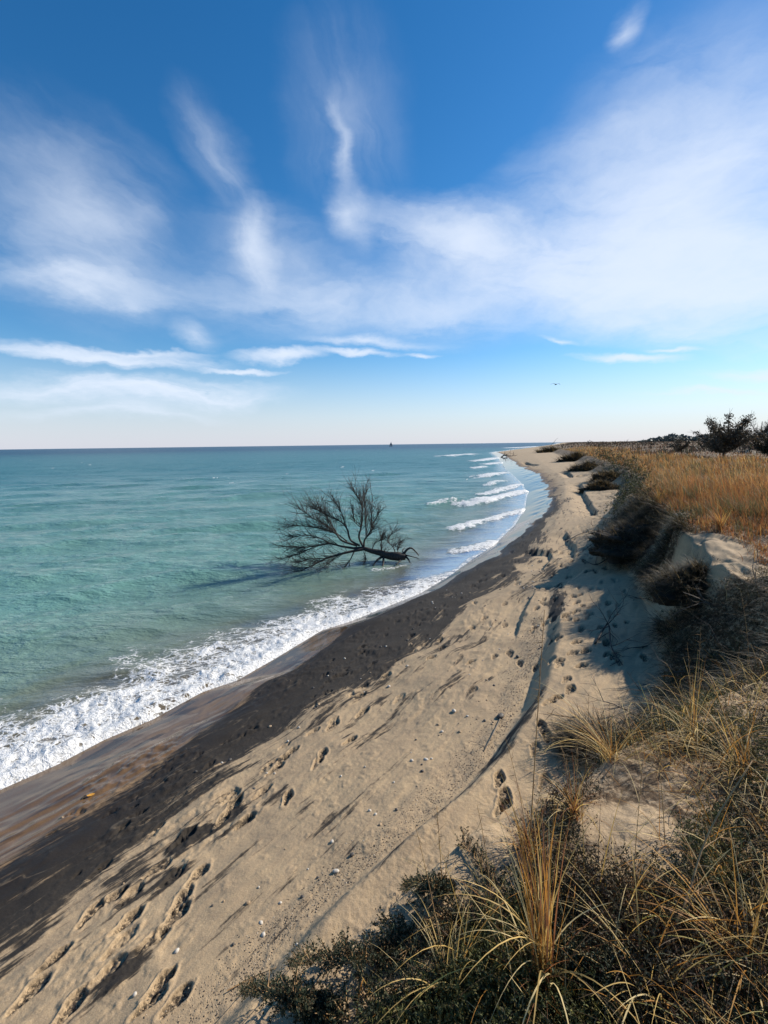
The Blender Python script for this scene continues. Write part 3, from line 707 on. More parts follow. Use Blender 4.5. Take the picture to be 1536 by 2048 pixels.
TC = [(1290, 1072, 1.9, 1.35, .9, .72, 'largest dark turf mound slumping over the bluff with bare roots trailing onto sand', 3400),
      (1205, 978, 2.2, 1.3, 1.1, .75, 'dark turf mound at the bluff edge just beyond the pale trampled sand', 2200),
      (1226, 956, 2.3, 1.7, 1.5, .9, 'rounded dark turf mound below the golden grass, inland one of the middle pair', 2000),
      (1177, 937, 2.2, 2.0, 1.8, .9, 'dark turf mound hanging over the beach where the long scarp begins', 1600),
      (1155, 916, 2.3, 2.6, 2.4, 1.1, 'long low dark turf mound where the bluff turns away', 1500),
      (1105, 903, 2.3, 4, 3.5, 1.3, 'farthest dark turf mound near the point of the beach', 1200),
      (1205, 1490, 1.35, .33, .26, .16, 'small dark scrub cushion on the sand at the foot of the bluff', 1300),
      (1400, 1165, 1.7, .6, .5, .4, 'dark turf mound in shadow below the bare sand patch on the bluff', 2800)]
for i, (a, b, z, sx, sy, sz, lab, nb) in enumerate(TC): turf_clump(a, b, z, sx, sy, sz, lab, 500 + i, nb)

# ---------------- single grass plants close by
def grass_plant(px, py, label, blades, seed, name='grass_clump', stalks=()):
    """blades: list of (n, len0, len1, width, az, az_spread, th0, curl0, curl1, palette)"""
    rg = np.random.default_rng(seed); x, y, z = hit(px, py); root = empty(name, (x, y, z - .01))
    tag(root, label, 'grass', 'single grass plants close by on the bluff')
    parts = []
    for n, l0, l1, w, az0, azs, th0, c0, c1, pal in blades:
        rr = rg.random(n) ** .5 * .035; aa = rg.uniform(0, 6.28, n); base = np.stack([rr * np.cos(aa), rr * np.sin(aa), rr * 0], 1)
        parts.append(ribbons(base, rg.uniform(l0, l1, n), rg.uniform(.6, 1.3, n) * w, rg.normal(az0, azs, n), np.abs(rg.normal(th0, min(.14, th0 * .6 + .02), n)), rg.uniform(c0, c1, n), colours(n, pal, [1] * len(pal), rg), 12, rg.normal(0, .5, n)))
    V, F, cc = joinm(parts); mesh_np('blades', V, F, GRASS, root, attrs={'col': ('FLOAT_COLOR', cc)})
    for L, azs_, th, cu, r0 in stalks:
        n = 16; p = np.zeros(3); pts = [p.copy()]
        for k in range(n):
            a = th + cu * (k / n) ** 1.5; p = p + np.array([math.sin(a) * math.cos(azs_), math.sin(a) * math.sin(azs_), math.cos(a)]) * L / n; pts.append(p.copy())
        acc = [(pts, np.linspace(r0, r0 * .4, n + 1))]
        for k in range(9, n):     # seed spikes
            for _ in range(2): twig(pts[k], rnd_dir(pts[k] - pts[k - 1], .25, rg) if np.linalg.norm(pts[k] - pts[k - 1]) else (0, 0, 1), .035, r0 * .5, 0, rg, acc)
        V2, F2 = tubes(acc, 4); mesh_np('stalk', V2, F2, STALK, root)
    return root
STALK = bark_mat('stalk', (.25, .13, .05), (.42, .26, .10), 60)
straw = [(.82, .63, .30), (.70, .47, .16)]; orange = [(.62, .31, .07), (.50, .23, .05), (.68, .46, .15)]; rusty = [(.33, .13, .05), (.26, .12, .06)]
PI = math.pi
grass_plant(1058, 1715, 'tall dark-based grass clump with one very long thin stalk rising over the beach', [(70, .12, .34, .003, 0, 3, .3, .2, 1.6, orange + rusty), (30, .1, .25, .0025, 0, 3, .5, .5, 2, straw)], 61, stalks=[(1.02, .9, .05, .03, .0028), (.5, 2.6, .15, .2, .0016), (.42, .3, .12, .1, .0015)])
grass_plant(1085, 1990, 'upright bundle of orange grass with curled straw tips at the bottom of the view', [(36, .35, .64, .0040, 1.6, .8, .06, .05, .4, orange[:2] + rusty + orange), (12, .3, .58, .0038, 1.8, 1.2, .1, .1, .6, straw + rusty), (26, .38, .6, .0045, 2.6, 1.2, .08, 1.2, 3.2, straw), (16, .2, .4, .003, 0, 3, .4, .3, 1.2, rusty)], 62)
grass_plant(885, 1800, 'thin rust grass stalk with looping straw leaves standing against the bare sand', [(7, .18, .3, .0028, 2.9, .5, .15, 1.8, 3.0, straw), (4, .14, .24, .0028, .4, .5, .2, 1.5, 2.6, orange)], 63, stalks=[(.36, 2.0, .08, .12, .002), (.2, .5, .1, .1, .0014)])
grass_plant(1225, 1525, 'wide spreading clump of orange and straw blades fanning over shaded sand', [(26, .3, .62, .0035, 2.6, .7, .75, .3, 2.2, orange + straw), (18, .25, .55, .003, .3, 1.1, .7, .2, 2.2, straw), (14, .15, .35, .003, 0, 3, .3, .2, 1., orange)], 64)
grass_plant(1150, 1640, 'grass clump with rust stems and small curls between two bare sand patches', [(50, .12, .32, .003, 0, 3, .25, .3, 1.8, rusty + orange), (20, .15, .3, .003, 2.8, .6, .5, 1, 2.4, straw)], 65, stalks=[(.4, 1.4, .05, .1, .0016), (.34, 2.2, .2, .2, .0014)])
grass_plant(1385, 1500, 'tall orange grass with hooked tips on the near bluff beside green scrub', [(18, .3, .6, .004, 1.5, .9, .12, .4, 1.5, orange), (20, .3, .55, .0038, 2.4, 1.5, .2, 1.8, 3.6, straw)], 66, stalks=[(.7, 1.2, .05, .1, .0022), (.6, 1.8, .12, .1, .0018)])
grass_plant(1490, 1560, 'dense pale straw tussock sprawling at the right border of the view', [(46, .25, .6, .0035, 2.9, 1.1, .8, .6, 2.8, straw), (22, .25, .6, .0038, 1.4, 1.2, .3, .2, 1.8, orange)], 67, stalks=[(.62, 1.4, .1, .1, .002)])
grass_plant(1500, 1960, 'bright ochre grass tuft in the lower right corner of the view', [(34, .2, .5, .005, 2.4, 1.4, .5, .4, 2.0, orange + [(.5, .4, .1)]), (24, .25, .5, .0045, 0, 3, .7, .6, 2.2, straw)], 68)
grass_plant(1300, 2010, 'loose straw blades arching low over dark scrub at the bottom of the view', [(26, .25, .5, .0045, 0, 3, .6, .8, 2.4, straw), (10, .2, .4, .004, 0, 3, .4, .3, 1.2, orange)], 69)
grass_plant(900, 2000, 'sparse looping straw grass growing from the scrub in front of the bare dune edge', [(20, .2, .42, .0034, 2.4, 1.2, .3, 1., 2.6, straw), (8, .2, .4, .003, 1, 1, .2, .2, 1., orange)], 70, stalks=[(.5, 2.2, .25, .2, .0018)])
grass_plant(1480, 1290, 'shaded yellow-green grass tuft on top of the bluff face', [(30, .2, .45, .0035, 2.8, 1.3, .6, .4, 2.2, [(.3, .25, .09), (.2, .18, .07)])], 71)
grass_plant(1360, 1265, 'bleached branching grass stems leaning out of the shaded bluff face', [(24, .3, .75, .004, 2.7, .5, .9, -.4, .6, [(.42, .36, .24), (.36, .26, .12)])], 72, stalks=[(.8, 2.9, .8, .1, .003), (.7, 2.4, .5, .2, .0025)])
grass_plant(1440, 1060, 'rust grass tuft beside the bare sand patch on the bluff top', [(90, .25, .55, .008, 2.8, 1.6, .3, .1, .9, rusty + orange)], 73)
grass_plant(1320, 1010, 'orange grass tuft on the crown of the largest turf mound', [(90, .25, .6, .009, 2.8, 1.6, .3, .1, .9, orange)], 74)

for i, (px, py, L, az0, th, lab) in enumerate([(1330, 1700, .62, 2.0, .12, 'single thin straw stem standing at the right end of the bare sand patch'), (1170, 1560, .5, 1.2, .05, 'single thin rust stem rising beside the shaded sand'), (1440, 1760, .7, 1.9, .22, 'tall thin stem leaning left over dark scrub on the right'),
        (1260, 1830, .55, 1.0, .15, 'thin stem rising from dark scrub below the bare sand patch'), (985, 1850, .42, 2.2, .1, 'thin bent stem left of the orange grass bundle'), (1500, 1450, .8, 1.7, .1, 'tallest thin stem by the right border above the straw tussock')]):
    grass_plant(px, py, lab, [(7, .12, .35, .003, 0, 3, .35, .8, 2.6, straw + orange)], 80 + i, stalks=[(L, az0, th, .25, .0019)])

# a fallen woody stem leaning through the scrub
def stick(name, pts, r0, r1, label, cat='stick', mat=DRIFT, group=None, kids=0, seed=1, klen=.2):
    rg = np.random.default_rng(seed); pts = smooth_path([np.array(p) for p in pts], 4); loc = tuple(pts[0])
    acc = [(pts, np.linspace(r0, r1, len(pts)))]
    for _ in range(kids):
        k = rg.integers(len(pts) // 4, len(pts)); d = pts[min(k + 1, len(pts) - 1)] - pts[k - 1]
        twig(pts[k], rnd_dir(d / np.linalg.norm(d), .5, rg), klen * rg.uniform(.5, 1.2), (r0 + r1) * .3, 1, rg, acc)
    V, F = tubes(acc, 6); o = mesh_np(name, V, F, mat, loc=loc); tag(o, label, cat, group); return o
def gp(px, py, dz=0.0):
    x, y, z = hit(px, py); return (x, y, z + dz)
WOODY = bark_mat('brown_stem', (.28, .16, .07), (.46, .28, .12), 40)
a = gp(1300, 1950, .02); b = gp(1440, 1850, .22); 
stick('woody_stem', [a, (a[0] + .16, a[1] + .10, a[2] + .10), (a[0] + .33, a[1] + .24, a[2] + .24), (a[0] + .56, a[1] + .36, a[2] + .42)], .0042, .002, 'brown woody stem leaning up to the right through the scrub', mat=WOODY, kids=3)
stick('driftwood_brush', [gp(1190, 1290, .02), gp(1215, 1262, .12), gp(1222, 1300, .06), gp(1245, 1335, .03)], .016, .006, 'tangle of dead brush lying on the sand where bluff shadow begins', 'brush', DEADWOOD, kids=11, seed=3, klen=.45)
stick('root', [gp(1000, 1440, .01), gp(985, 1475, .03), gp(968, 1505, .01)], .008, .004, 'thin pale root poking out along the dark sand ledge', 'root', kids=1, seed=4)
stick('twig', [gp(455, 1985, .01), gp(520, 1955, .012), gp(590, 1930, .01)], .004, .002, 'brown twig lying across the sand at the foot of the near dune edge', 'twig', WOODY, kids=4, seed=5, klen=.08)
for i, (pts, lab) in enumerate(((((1130, 1085), (1165, 1068), (1215, 1060)), 'bare root reaching over the sand left of the largest turf mound'), (((1215, 1120), (1190, 1132), (1165, 1120)), 'crooked root at the foot of the largest turf mound'),
        (((1172, 1455), (1150, 1440), (1128, 1452)), 'dark twig beside the small scrub cushion'))):
    stick('root', [gp(a, b, .03) for a, b in pts], .014, .006, lab, 'root', DEADWOOD, kids=3, seed=20 + i, klen=.3)
x, y = P(1013, 913, .3)
stick('driftwood_snag', [(x - 1.6, y, .1), (x - .5, y + .6, .6), (x + .8, y, .45), (x + 2.6, y - .5, .2)], .18, .07, 'weathered dead branch stranded at the far point of the beach', 'driftwood', DEADWOOD, kids=10, seed=8, klen=1.9)
x, y = P(1098, 893, 1.5)
stick('dead_pole', [(x, y, 1.0), (x + 2.4, y, 3.4), (x + 5, y, 6.6)], .16, .06, 'thin bare pole leaning against the sky at the point', 'dead tree', DEADWOOD, kids=2, seed=9, klen=1.6)

# ---------------- dead sticks and dry stems poking out of the bluff face
for i, (px, py, dx, dz, L) in enumerate([(1230, 1040, -.9, .3, .9), (1330, 1120, -.8, .4, .8), (1390, 1150, -.7, .7, .7), (1300, 1200, -.9, .35, .6), (1350, 1240, -.9, .2, .7), (1290, 1290, -.9, .1, .5), (1420, 1220, -.6, .8, .6),
        (1330, 1380, -.8, .5, .5), (1400, 1340, -.9, .3, .6), (1480, 1330, -.7, .6, .6), (1250, 1420, -.9, .3, .45), (1370, 1420, -.8, .6, .5), (1500, 1200, -.5, .8, .7)]):
    rg_ = np.random.default_rng(300 + i); x, y, z = hit(px, py); d = np.array([dx, -.25, dz]); d /= np.linalg.norm(d); acc = []
    twig(np.zeros(3), d, L, .011, 2, rg_, acc, -.03, (2, 5), .5, .2)
    o = mesh_np('dead_branch', *tubes(acc, 4), (DRIFT, DEADWOOD)[i % 2]); o.location = (x + .08, y, z - .02)
    tag(o, 'bare twiggy dead branch poking out of the shaded bluff face', 'branch', 'dead branches poking out of the bluff face')

# ---------------- creeping juniper branches spilling over the sand
def juniper(path, label, seed, w=.085):
    rg = np.random.default_rng(seed); pts = [np.array(gp(a, b, .015)) for a, b in path]; pts = smooth_path(pts, 6); loc = tuple(pts[0])
    root = empty('creeping_juniper', loc); tag(root, label, 'juniper', 'creeping juniper branches on the near dune edge')
    acc = [([p - pts[0] for p in pts], np.linspace(.006, .002, len(pts)))]
    B, D, L = [], [], []
    Lt = sum(np.linalg.norm(pts[i + 1] - pts[i]) for i in range(len(pts) - 1))
    for _ in range(int(Lt / .0085)):
        k = rg.integers(0, len(pts) - 1); f = rg.random(); p = pts[k] * (1 - f) + pts[k + 1] * f - pts[0]; d = pts[k + 1] - pts[k]; d /= np.linalg.norm(d)
        s_ = rg.choice([-1, 1]); side = np.array([-d[1], d[0], 0]) * s_
        dd = side * .7 + d * .5 + np.array([0, 0, .55]) + rg.normal(size=3) * .3; dd /= np.linalg.norm(dd); l = w * rg.uniform(.35, 1.05)
        acc.append(([p, p + dd * l], [.002, .001])); q = p
        for j in range(4):
            B.append(p + dd * l * (.2 + .2 * j)); D.append(rnd_dir(dd, .45, rg)); L.append(l * .55)
    V, F = tubes(acc, 4); mesh_np('branches', V, F, WOODY, root)
    B, D, L = np.array(B), np.array(D), np.array(L)
    sp = sprigs(B, L, D, 12, .011, .0042, colours(len(L), [(.05, .06, .03), (.035, .042, .022), (.12, .075, .035), (.075, .065, .03)], [3, 3, 1.2, 1.5], rg), rg)
    mesh_np('needles', sp[0], sp[1], NEEDLE, root, attrs={'col': ('FLOAT_COLOR', sp[2])})
JU = [([(960, 1860), (860, 1890), (760, 1925), (660, 1945), (590, 1935)], 'long juniper branch trailing lowest toward the bare beach', .075),
      ([(1000, 1800), (920, 1830), (840, 1855), (770, 1880)], 'bushy juniper branch above the longest trailing one', .085),
      ([(1010, 1790), (960, 1740), (925, 1700)], 'juniper branch pointing up the slope beside the thin rust stalk', .06),
      ([(900, 1790), (850, 1790), (815, 1780)], 'short juniper tip on the crest of the dark sand ledge', .055),
      ([(700, 2046), (620, 2030), (560, 2005), (490, 1985)], 'reddish juniper branch creeping along the bottom edge of the view', .06),
      ([(760, 2044), (728, 2010), (722, 1975)], 'small juniper sprout on bare sand at the bottom of the view', .05),
      ([(1060, 1930), (980, 1960), (900, 1990), (840, 2030)], 'thick juniper branch below the sparse looping grass', .09),
      ([(1120, 1880), (1060, 1860), (1000, 1870)], 'juniper branch behind the upright orange bundle', .09)]
for i, (p, lab, w) in enumerate(JU): juniper(p, lab, 700 + i, w)

# ---------------- dead tree lying in the shallows
def dead_tree():
    rg = np.random.default_rng(42); bx, by = P(766, 1124, 0); S = .00463 * by / 15.8; loc = (bx, by, 0)
    root = empty('fallen_tree', loc); tag(root, 'bare dead tree lying in the shallow water with roots toward the beach', 'dead tree')
    def q(cx, cy, dep=0.0): return np.array([(cx - 1020) * S, dep, (795 - cy) * S * .82])
    trunk = [q(1195, 745, -.05), q(1130, 742), q(1060, 735, .05), q(1000, 712, .1), q(930, 692, .1), q(870, 668, .1), q(800, 662, .05)]
    tp = smooth_path(trunk, 5); mesh_np('trunk', *tubes([(tp, np.interp(np.linspace(0, 1, len(tp)), [0, .12, .3, .6, 1], [.11, .17, .15, .10, .055]))], 9), DEADWOOD, root)
    limbs = [([(800, 662), (700, 645), (600, 622), (480, 650), (380, 662), (270, 660)], .045, (.05, .5)), ([(870, 668), (780, 680), (690, 697), (600, 720), (540, 745), (450, 790), (385, 812)], .055, (0, -1.0)),
             ([(820, 640), (700, 592), (650, 530), (560, 497), (470, 477), (360, 470), (250, 465)], .042, (.1, .9)), ([(740, 600), (690, 560), (620, 500), (540, 445), (430, 380), (350, 320)], .030, (.2, 1.1)),
             ([(840, 640), (770, 580), (745, 470), (700, 400), (620, 350), (550, 295), (500, 265)], .040, (.1, -.2)), ([(870, 660), (835, 560), (850, 480), (862, 400), (860, 300), (845, 220), (800, 140)], .042, (.1, .5)),
             ([(872, 650), (880, 580), (920, 510), (935, 440), (940, 330), (945, 200)], .038, (.1, -.3)), ([(935, 450), (970, 380), (990, 320)], .02, (0, 0)), ([(850, 480), (800, 420), (790, 330)], .02, (.4, .5)),
             ([(890, 540), (888, 450), (882, 300), (878, 170)], .024, (.2, .8)), ([(745, 470), (720, 380), (690, 280), (640, 210)], .02, (0, .2)), ([(600, 622), (520, 570), (420, 540), (320, 560)], .022, (.3, .3)),
             ([(800, 680), (760, 760), (700, 822), (560, 862)], .030, (-.2, -1.3)), ([(690, 697), (620, 760), (590, 830)], .018, (-.3, -.8)), ([(1060, 722), (1010, 690), (1012, 560)], .035, (.1, .0)),
             ([(1120, 720), (1100, 660), (1060, 600), (1100, 520)], .022, (.1, .3)), ([(1140, 715), (1135, 650), (1160, 600)], .016, (0, .2)), ([(930, 690), (960, 620), (1000, 590)], .016, (.1, .1)), ([(650, 530), (600, 440), (560, 360), (500, 300)], .02, (.6, .9)),
             ([(480, 650), (380, 700), (250, 740)], .018, (.2, -.2)), ([(870, 690), (890, 750), (860, 800)], .014, (0, -.4)), ([(600, 720), (480, 730), (380, 770)], .018, (-.5, -.2))]
    for pts, r0, (d0, d1) in limbs:
        n = len(pts); P3 = smooth_path([q(a, b, d0 + (d1 - d0) * (i / (n - 1)) ** 1.2) for i, (a, b) in enumerate(pts)], 5); m = len(P3)
        acc = [(P3, np.linspace(r0, max(.006, r0 * .22), m))]
        L = sum(np.linalg.norm(P3[i + 1] - P3[i]) for i in range(m - 1))
        for _ in range(int(9 + L * 18)):
            k = int(rg.integers(m // 4, m)); d = P3[k] - P3[k - 1]; d = d / np.linalg.norm(d)
            outw = P3[k] - q(900, 720, 0); outw /= np.linalg.norm(outw) + 1e-6
            dd = rnd_dir(d * .7 + outw * .55 + np.array([0, 0, .08]), .48, rg)
            twig(P3[k], dd, rg.uniform(.3, .85) * min(1, .35 + L * .35), .0095, 1, rg, acc, .02, (3, 6), .55, .16)
        mesh_np('limb', *tubes(acc, 4), DEADWOOD, root)
    roots = [([(1180, 725), (1205, 685), (1240, 668), (1275, 705), (1300, 745)], .05, .2), ([(1190, 735), (1215, 760), (1225, 782)], .045, -.3), ([(1010, 745), (970, 765), (945, 795)], .05, -.5), ([(1025, 745), (1020, 790), (1000, 840)], .045, -.9),
             ([(1180, 745), (1150, 770), (1120, 790)], .045, -.5), ([(1195, 730), (1230, 735), (1290, 748)], .03, -.2), ([(1180, 715), (1175, 690), (1190, 672)], .03, .2)]
    for pts, r0, dep in roots:
        P3 = smooth_path([q(a, b, dep * i / (len(pts) - 1)) for i, (a, b) in enumerate(pts)], 5); acc = [(P3, np.linspace(r0, r0 * .4, len(P3)))]
        for _ in range(3): twig(P3[-2], rnd_dir(P3[-1] - P3[-3], .1, rg), .15, .007, 0, rg, acc)
        mesh_np('root', *tubes(acc, 6), DEADWOOD, root)
dead_tree()

# ---------------- trees inland
def tree(px, py, z, Hh, Wd, label, seed, leaves=2600, lsize=.09, name='tree', group='trees and bushes on the flats', pal=((.08, .065, .045), (.06, .055, .035), (.13, .09, .055)), bushy=.25, n_l=9, bareness=0):
    rg = np.random.default_rng(seed); x, y = P(px, py, z); gz_ = float(height(x, y, False)); root = empty(name, (x, y, gz_)); tag(root, label, 'bush' if 'bush' in name else 'tree', group)
    acc = []; tips = []
    tr = [np.array([0, 0, -.1]), np.array([rg.normal(0, .04) * Hh, 0, Hh * .18]), np.array([rg.normal(0, .06) * Hh, rg.normal(0, .05) * Hh, Hh * .45]), np.array([rg.normal(0, .08) * Hh, 0, Hh * .8])]
    tp = smooth_path(tr, 4); mesh_np('trunk', *tubes([(tp, np.linspace(Hh * .035, Hh * .008, len(tp)))], 7), BARK, root)
    cl = []
    for k in range(n_l):
        h = rg.uniform(bushy, .9); a = k * 2.4 + rg.normal(0, .4); reach = Wd * .5 * math.sqrt(max(.05, 1 - ((h - .55) / .55) ** 2)) * rg.uniform(.6, 1.1)
        i0 = tp[int(min(len(tp) - 1, (h * .7) * len(tp)))]; end = np.array([math.cos(a) * reach, math.sin(a) * reach, h * Hh * 1.0])
        pth = smooth_path([i0, i0 * .5 + end * .5 + np.array([0, 0, -.04 * Hh]), end], 4); acc.append((pth, np.linspace(Hh * .016, Hh * .005, len(pth))))
        for p in pth[2:]:
            cl.append((p, Hh * rg.uniform(.05, .12)))
            for _ in range(2 + bareness): twig(p, rnd_dir(end / np.linalg.norm(end), .7, rg), Hh * .16, Hh * .004, 1 if bareness else 0, rg, acc)
    if not bareness: cl += [(np.array([rg.normal(0, .12) * Wd, rg.normal(0, .12) * Wd, Hh * rg.uniform(.55, 1)]), Hh * .09) for _ in range(4)]
    mesh_np('branches', *tubes(acc, 4), BARK, root)
    if leaves:
        c = rg.integers(0, len(cl), leaves); ctr = np.array([q[0] for q in cl])[c]; rad = np.array([q[1] for q in cl])[c]
        v = rg.normal(size=(leaves, 3)); v /= np.linalg.norm(v, axis=1, keepdims=True); p = ctr + v * (rad * rg.random(leaves) ** .4)[:, None] * np.array([1.25, 1.25, .75])
        a = rg.normal(size=(leaves, 3)); a /= np.linalg.norm(a, axis=1, keepdims=True); b = np.cross(a, rg.normal(size=(leaves, 3))); b /= np.linalg.norm(b, axis=1, keepdims=True)
        s_ = lsize * rg.uniform(.6, 1.3, (leaves, 1)); V = np.stack([p - a * s_, p + b * s_ * .5, p + a * s_, p - b * s_ * .5], 1).reshape(-1, 3)
        V[:, 2] = np.maximum(V[:, 2], .02)
        cc = np.ones((leaves, 4, 4)); cc[..., :3] = colours(leaves, list(pal), [1] * len(pal), rg)[:, None]
        mesh_np('crown', V, np.arange(len(V)).reshape(-1, 4), LEAF, root, attrs={'col': ('FLOAT_COLOR', cc.reshape(-1, 4))})
tree(1446, 915, 2.6, 4.6, 4.9, 'largest rounded dark tree standing alone above the brown grass', 81, 5200, .11, n_l=24, bushy=.28)
tree(1360, 911, 2.6, 2.3, 2.1, 'small flat-topped tree a little left of the largest tree', 82, 1100, .09, n_l=8, bushy=.5)
tree(1556, 912, 2.6, 3.4, 4.2, 'dense dark tree cut by the right border of the view', 83, 5200, .13, n_l=15)
tree(1512, 905, 2.6, 4.6, 4.0, 'leafless pale-twigged tree showing behind the dense one at the right border', 84, 0, bareness=2, n_l=10, bushy=.4)
tree(1406, 903, 2.6, 1.5, 3.4, 'low dark bush at the left foot of the largest tree', 85, 1300, .1, name='bush', bushy=.1)
tree(1500, 902, 2.6, 1.6, 3.5, 'broad dark bush between the largest tree and the right border', 86, 2200, .12, name='bush', bushy=.1)
tree(1383, 897, 2.6, 1.3, 3.0, 'low bush just right of the small flat-topped tree', 87, 900, .1, name='bush', bushy=.1)
far = [(1178, 889.5, 2.4, 3.0, 'lone small tree on the skyline near the point', 220), (1230, 889, 1.4, 3.5, 'leftmost of the row of tiny skyline bushes', 120), (1240, 889, 1.6, 3, 'second tiny bush of the skyline row', 120), (1252, 889, 2.8, 2.6, 'bare spiky tiny tree in the skyline row', 0),
       (1266, 888.5, 1.9, 3.2, 'rightmost tiny bush of the skyline row', 120), (1289, 888, 3.0, 5.0, 'rounded bush alone on the skyline left of the far tree belt', 260), (1306, 888, 2.2, 4.5, 'skyline bush touching the left end of the far tree belt', 200),
       (1290, 891.5, .9, 1.6, 'tiny dark bush below the skyline on the brown flats', 90), (1306, 893, .8, 1.5, 'tiny dark bush on the flats nearer than the skyline', 90), (1345, 897, 1.0, 3.0, 'dark low bush left of the small flat-topped tree', 200)]
for i, (px, py, h, w, lab, nl) in enumerate(far):
    tree(px, py, 2.7, h, w, lab, 900 + i, nl, .22, name='bush' if 'bush' in lab else 'tree', bushy=.15, n_l=5, bareness=0 if nl else 1, pal=((.06, .05, .04), (.05, .055, .04)))
# the wooded belt on the horizon
rg = np.random.default_rng(5); n = 9000
azb = np.radians(np.sort(rg.uniform(29.2, 46, n))); rb = rg.uniform(620, 760, n); hb = 3 + 7 * fbm(azb * 60, azb * 0, 4, 7) * 1.4 * ss(29.2, 32.5, np.degrees(azb))
xb, yb = rb * np.sin(azb), rb * np.cos(azb); zb = height(xb, yb, False)
c = np.stack([xb, yb, zb + rg.random(n) ** .7 * hb * ss(29, 31, np.degrees(azb))], 1); a = rg.normal(size=(n, 3)) * .9; b = rg.normal(size=(n, 3)) * .9
V = np.stack([c - a, c + b, c + a, c - b], 1).reshape(-1, 3); cc = np.ones((n, 4, 4)); cc[..., :3] = colours(n, [(.05, .07, .075), (.06, .075, .07)], [1, 1], rg)[:, None]  # distance haze is put into the bluish leaf colour
tag(mesh_np('far_woods', V, np.arange(len(V)).reshape(-1, 4), LEAF, attrs={'col': ('FLOAT_COLOR', cc.reshape(-1, 4))}), 'haze-tinted belt of distant trees along the horizon', 'woods', kind='stuff')

# ---------------- stones, gravel, leaves
def stone_mesh(seed, n=12):
    rg = np.random.default_rng(seed); u = np.linspace(0, 2 * np.pi, n, endpoint=False); v = np.linspace(-1, 1, n // 2 + 3) * np.pi / 2
    Uu, Vv = np.meshgrid(u, v); d = np.stack([np.cos(Vv) * np.cos(Uu), np.cos(Vv) * np.sin(Uu), np.sin(Vv)], -1)
    k = 1 + (fbm(d[..., 0] * 1.3 + seed, d[..., 1] * 1.3 + d[..., 2], 3, seed) - .5) * .6
    V = (d * k[..., None] * np.array([1, .75, .55])).reshape(-1, 3); idx = np.arange(len(V)).reshape(len(v), n); nx = np.roll(idx, -1, 1)
    return V, np.stack([idx[:-1], nx[:-1], nx[1:], idx[1:]], -1).reshape(-1, 4)
def stone_mat(name, c0, c1):
    m, t, b, out = material(name); pos = t.new('ShaderNodeTexCoord').outputs['Object']; n = t.noise(pos, 60, 4, .6)
    t.link(t.mix(n, c0, c1), b.inputs['Base Color']); b.inputs['Roughness'].default_value = .6; t.link(t.bump(n, .3, .004), b.inputs['Normal']); return m
SM = {'pale': stone_mat('pale_stone', (.42, .37, .3), (.6, .55, .47)), 'tan': stone_mat('tan_stone', (.3, .2, .11), (.42, .3, .18)), 'dark': stone_mat('dark_stone', (.04, .035, .03), (.1, .085, .07))}
ST = [(672, 1745, .026, 'pale', 'pale rounded stone alone on smooth sand below the ledge'), (354, 1905, .02, 'pale', 'small white stone beside the deepest footprint'), (852, 1522, .026, 'pale', 'pale oval stone on open sand near the dark ledge'),
      (540, 1455, .026, 'tan', 'tan stone resting on the black sand'), (576, 1484, .02, 'pale', 'white pebble at the edge of the black sand'), (598, 1456, .018, 'pale', 'small pale pebble right of the tan stone on black sand'),
      (637, 1410, .028, 'tan', 'tan stone in a pair among dark streaks'), (628, 1417, .022, 'dark', 'dark stone touching the tan one among dark streaks'), (704, 1712, .022, 'dark', 'dark stone in the gravel below the ledge'),
      (793, 1620, .016, 'dark', 'dark pebble with a pale wind tail on smooth sand'), (778, 1374, .03, 'pale', 'pale stone by the dark clumps on the upper black sand'), (908, 1423, .035, 'pale', 'flat pale stone on open sand beside the ledge'),
      (392, 1545, .02, 'dark', 'dark stone on wet black sand'), (460, 1521, .024, 'dark', 'dark stone with a trailing streak on black sand'), (594, 1891, .015, 'pale', 'white pebble lying against the foot of the near dune edge'),
      (1000, 1435, .055, 'dark', 'angular dark lump on the crest of the ledge'), (1035, 1315, .035, 'dark', 'dark stone at the top end of the ledge')]
for i, (px, py, s_, k, lab) in enumerate(ST):
    x, y, z = hit(px, py); V, F = stone_mesh(i + 3); o = mesh_np('stone', V * s_, F, SM[k]); o.location = (x, y, z + s_ * .25); o.rotation_euler = (0, 0, i * 1.3); tag(o, lab, 'stone', 'stones lying on the beach')
# scattered pebbles
pm = [mesh_np('pebble', stone_mesh(50 + k, 8)[0] * .012, stone_mesh(50 + k, 8)[1], SM[['pale', 'tan', 'dark'][k % 3]]) for k in range(6)]
rg = np.random.default_rng(77); cnt = 0
while cnt < 190:
    y = rg.uniform(2.2, 13); u = rg.uniform(.3, 1.0) if rg.random() < .5 else rg.normal(.93, .05); x = lx(LS, y) * (1 - u) + lx(LL, y) * u
    if u < .25 or abs(math.degrees(math.atan2(x, y))) > 41: continue
    src = pm[cnt % 6]; o = src if cnt < 6 else src.copy()
    if cnt >= 6: C.objects.link(o)
    s_ = rg.uniform(.5, 1.6) * (1 + y * .05); o.location = (x, y, float(height(x, y)) + .003); o.scale = (s_, s_, s_); o.rotation_euler = (0, 0, rg.uniform(0, 6))
    tag(o, 'tiny pebble among the many scattered over the open beach', 'pebble', 'tiny pebbles scattered over the beach'); cnt += 1
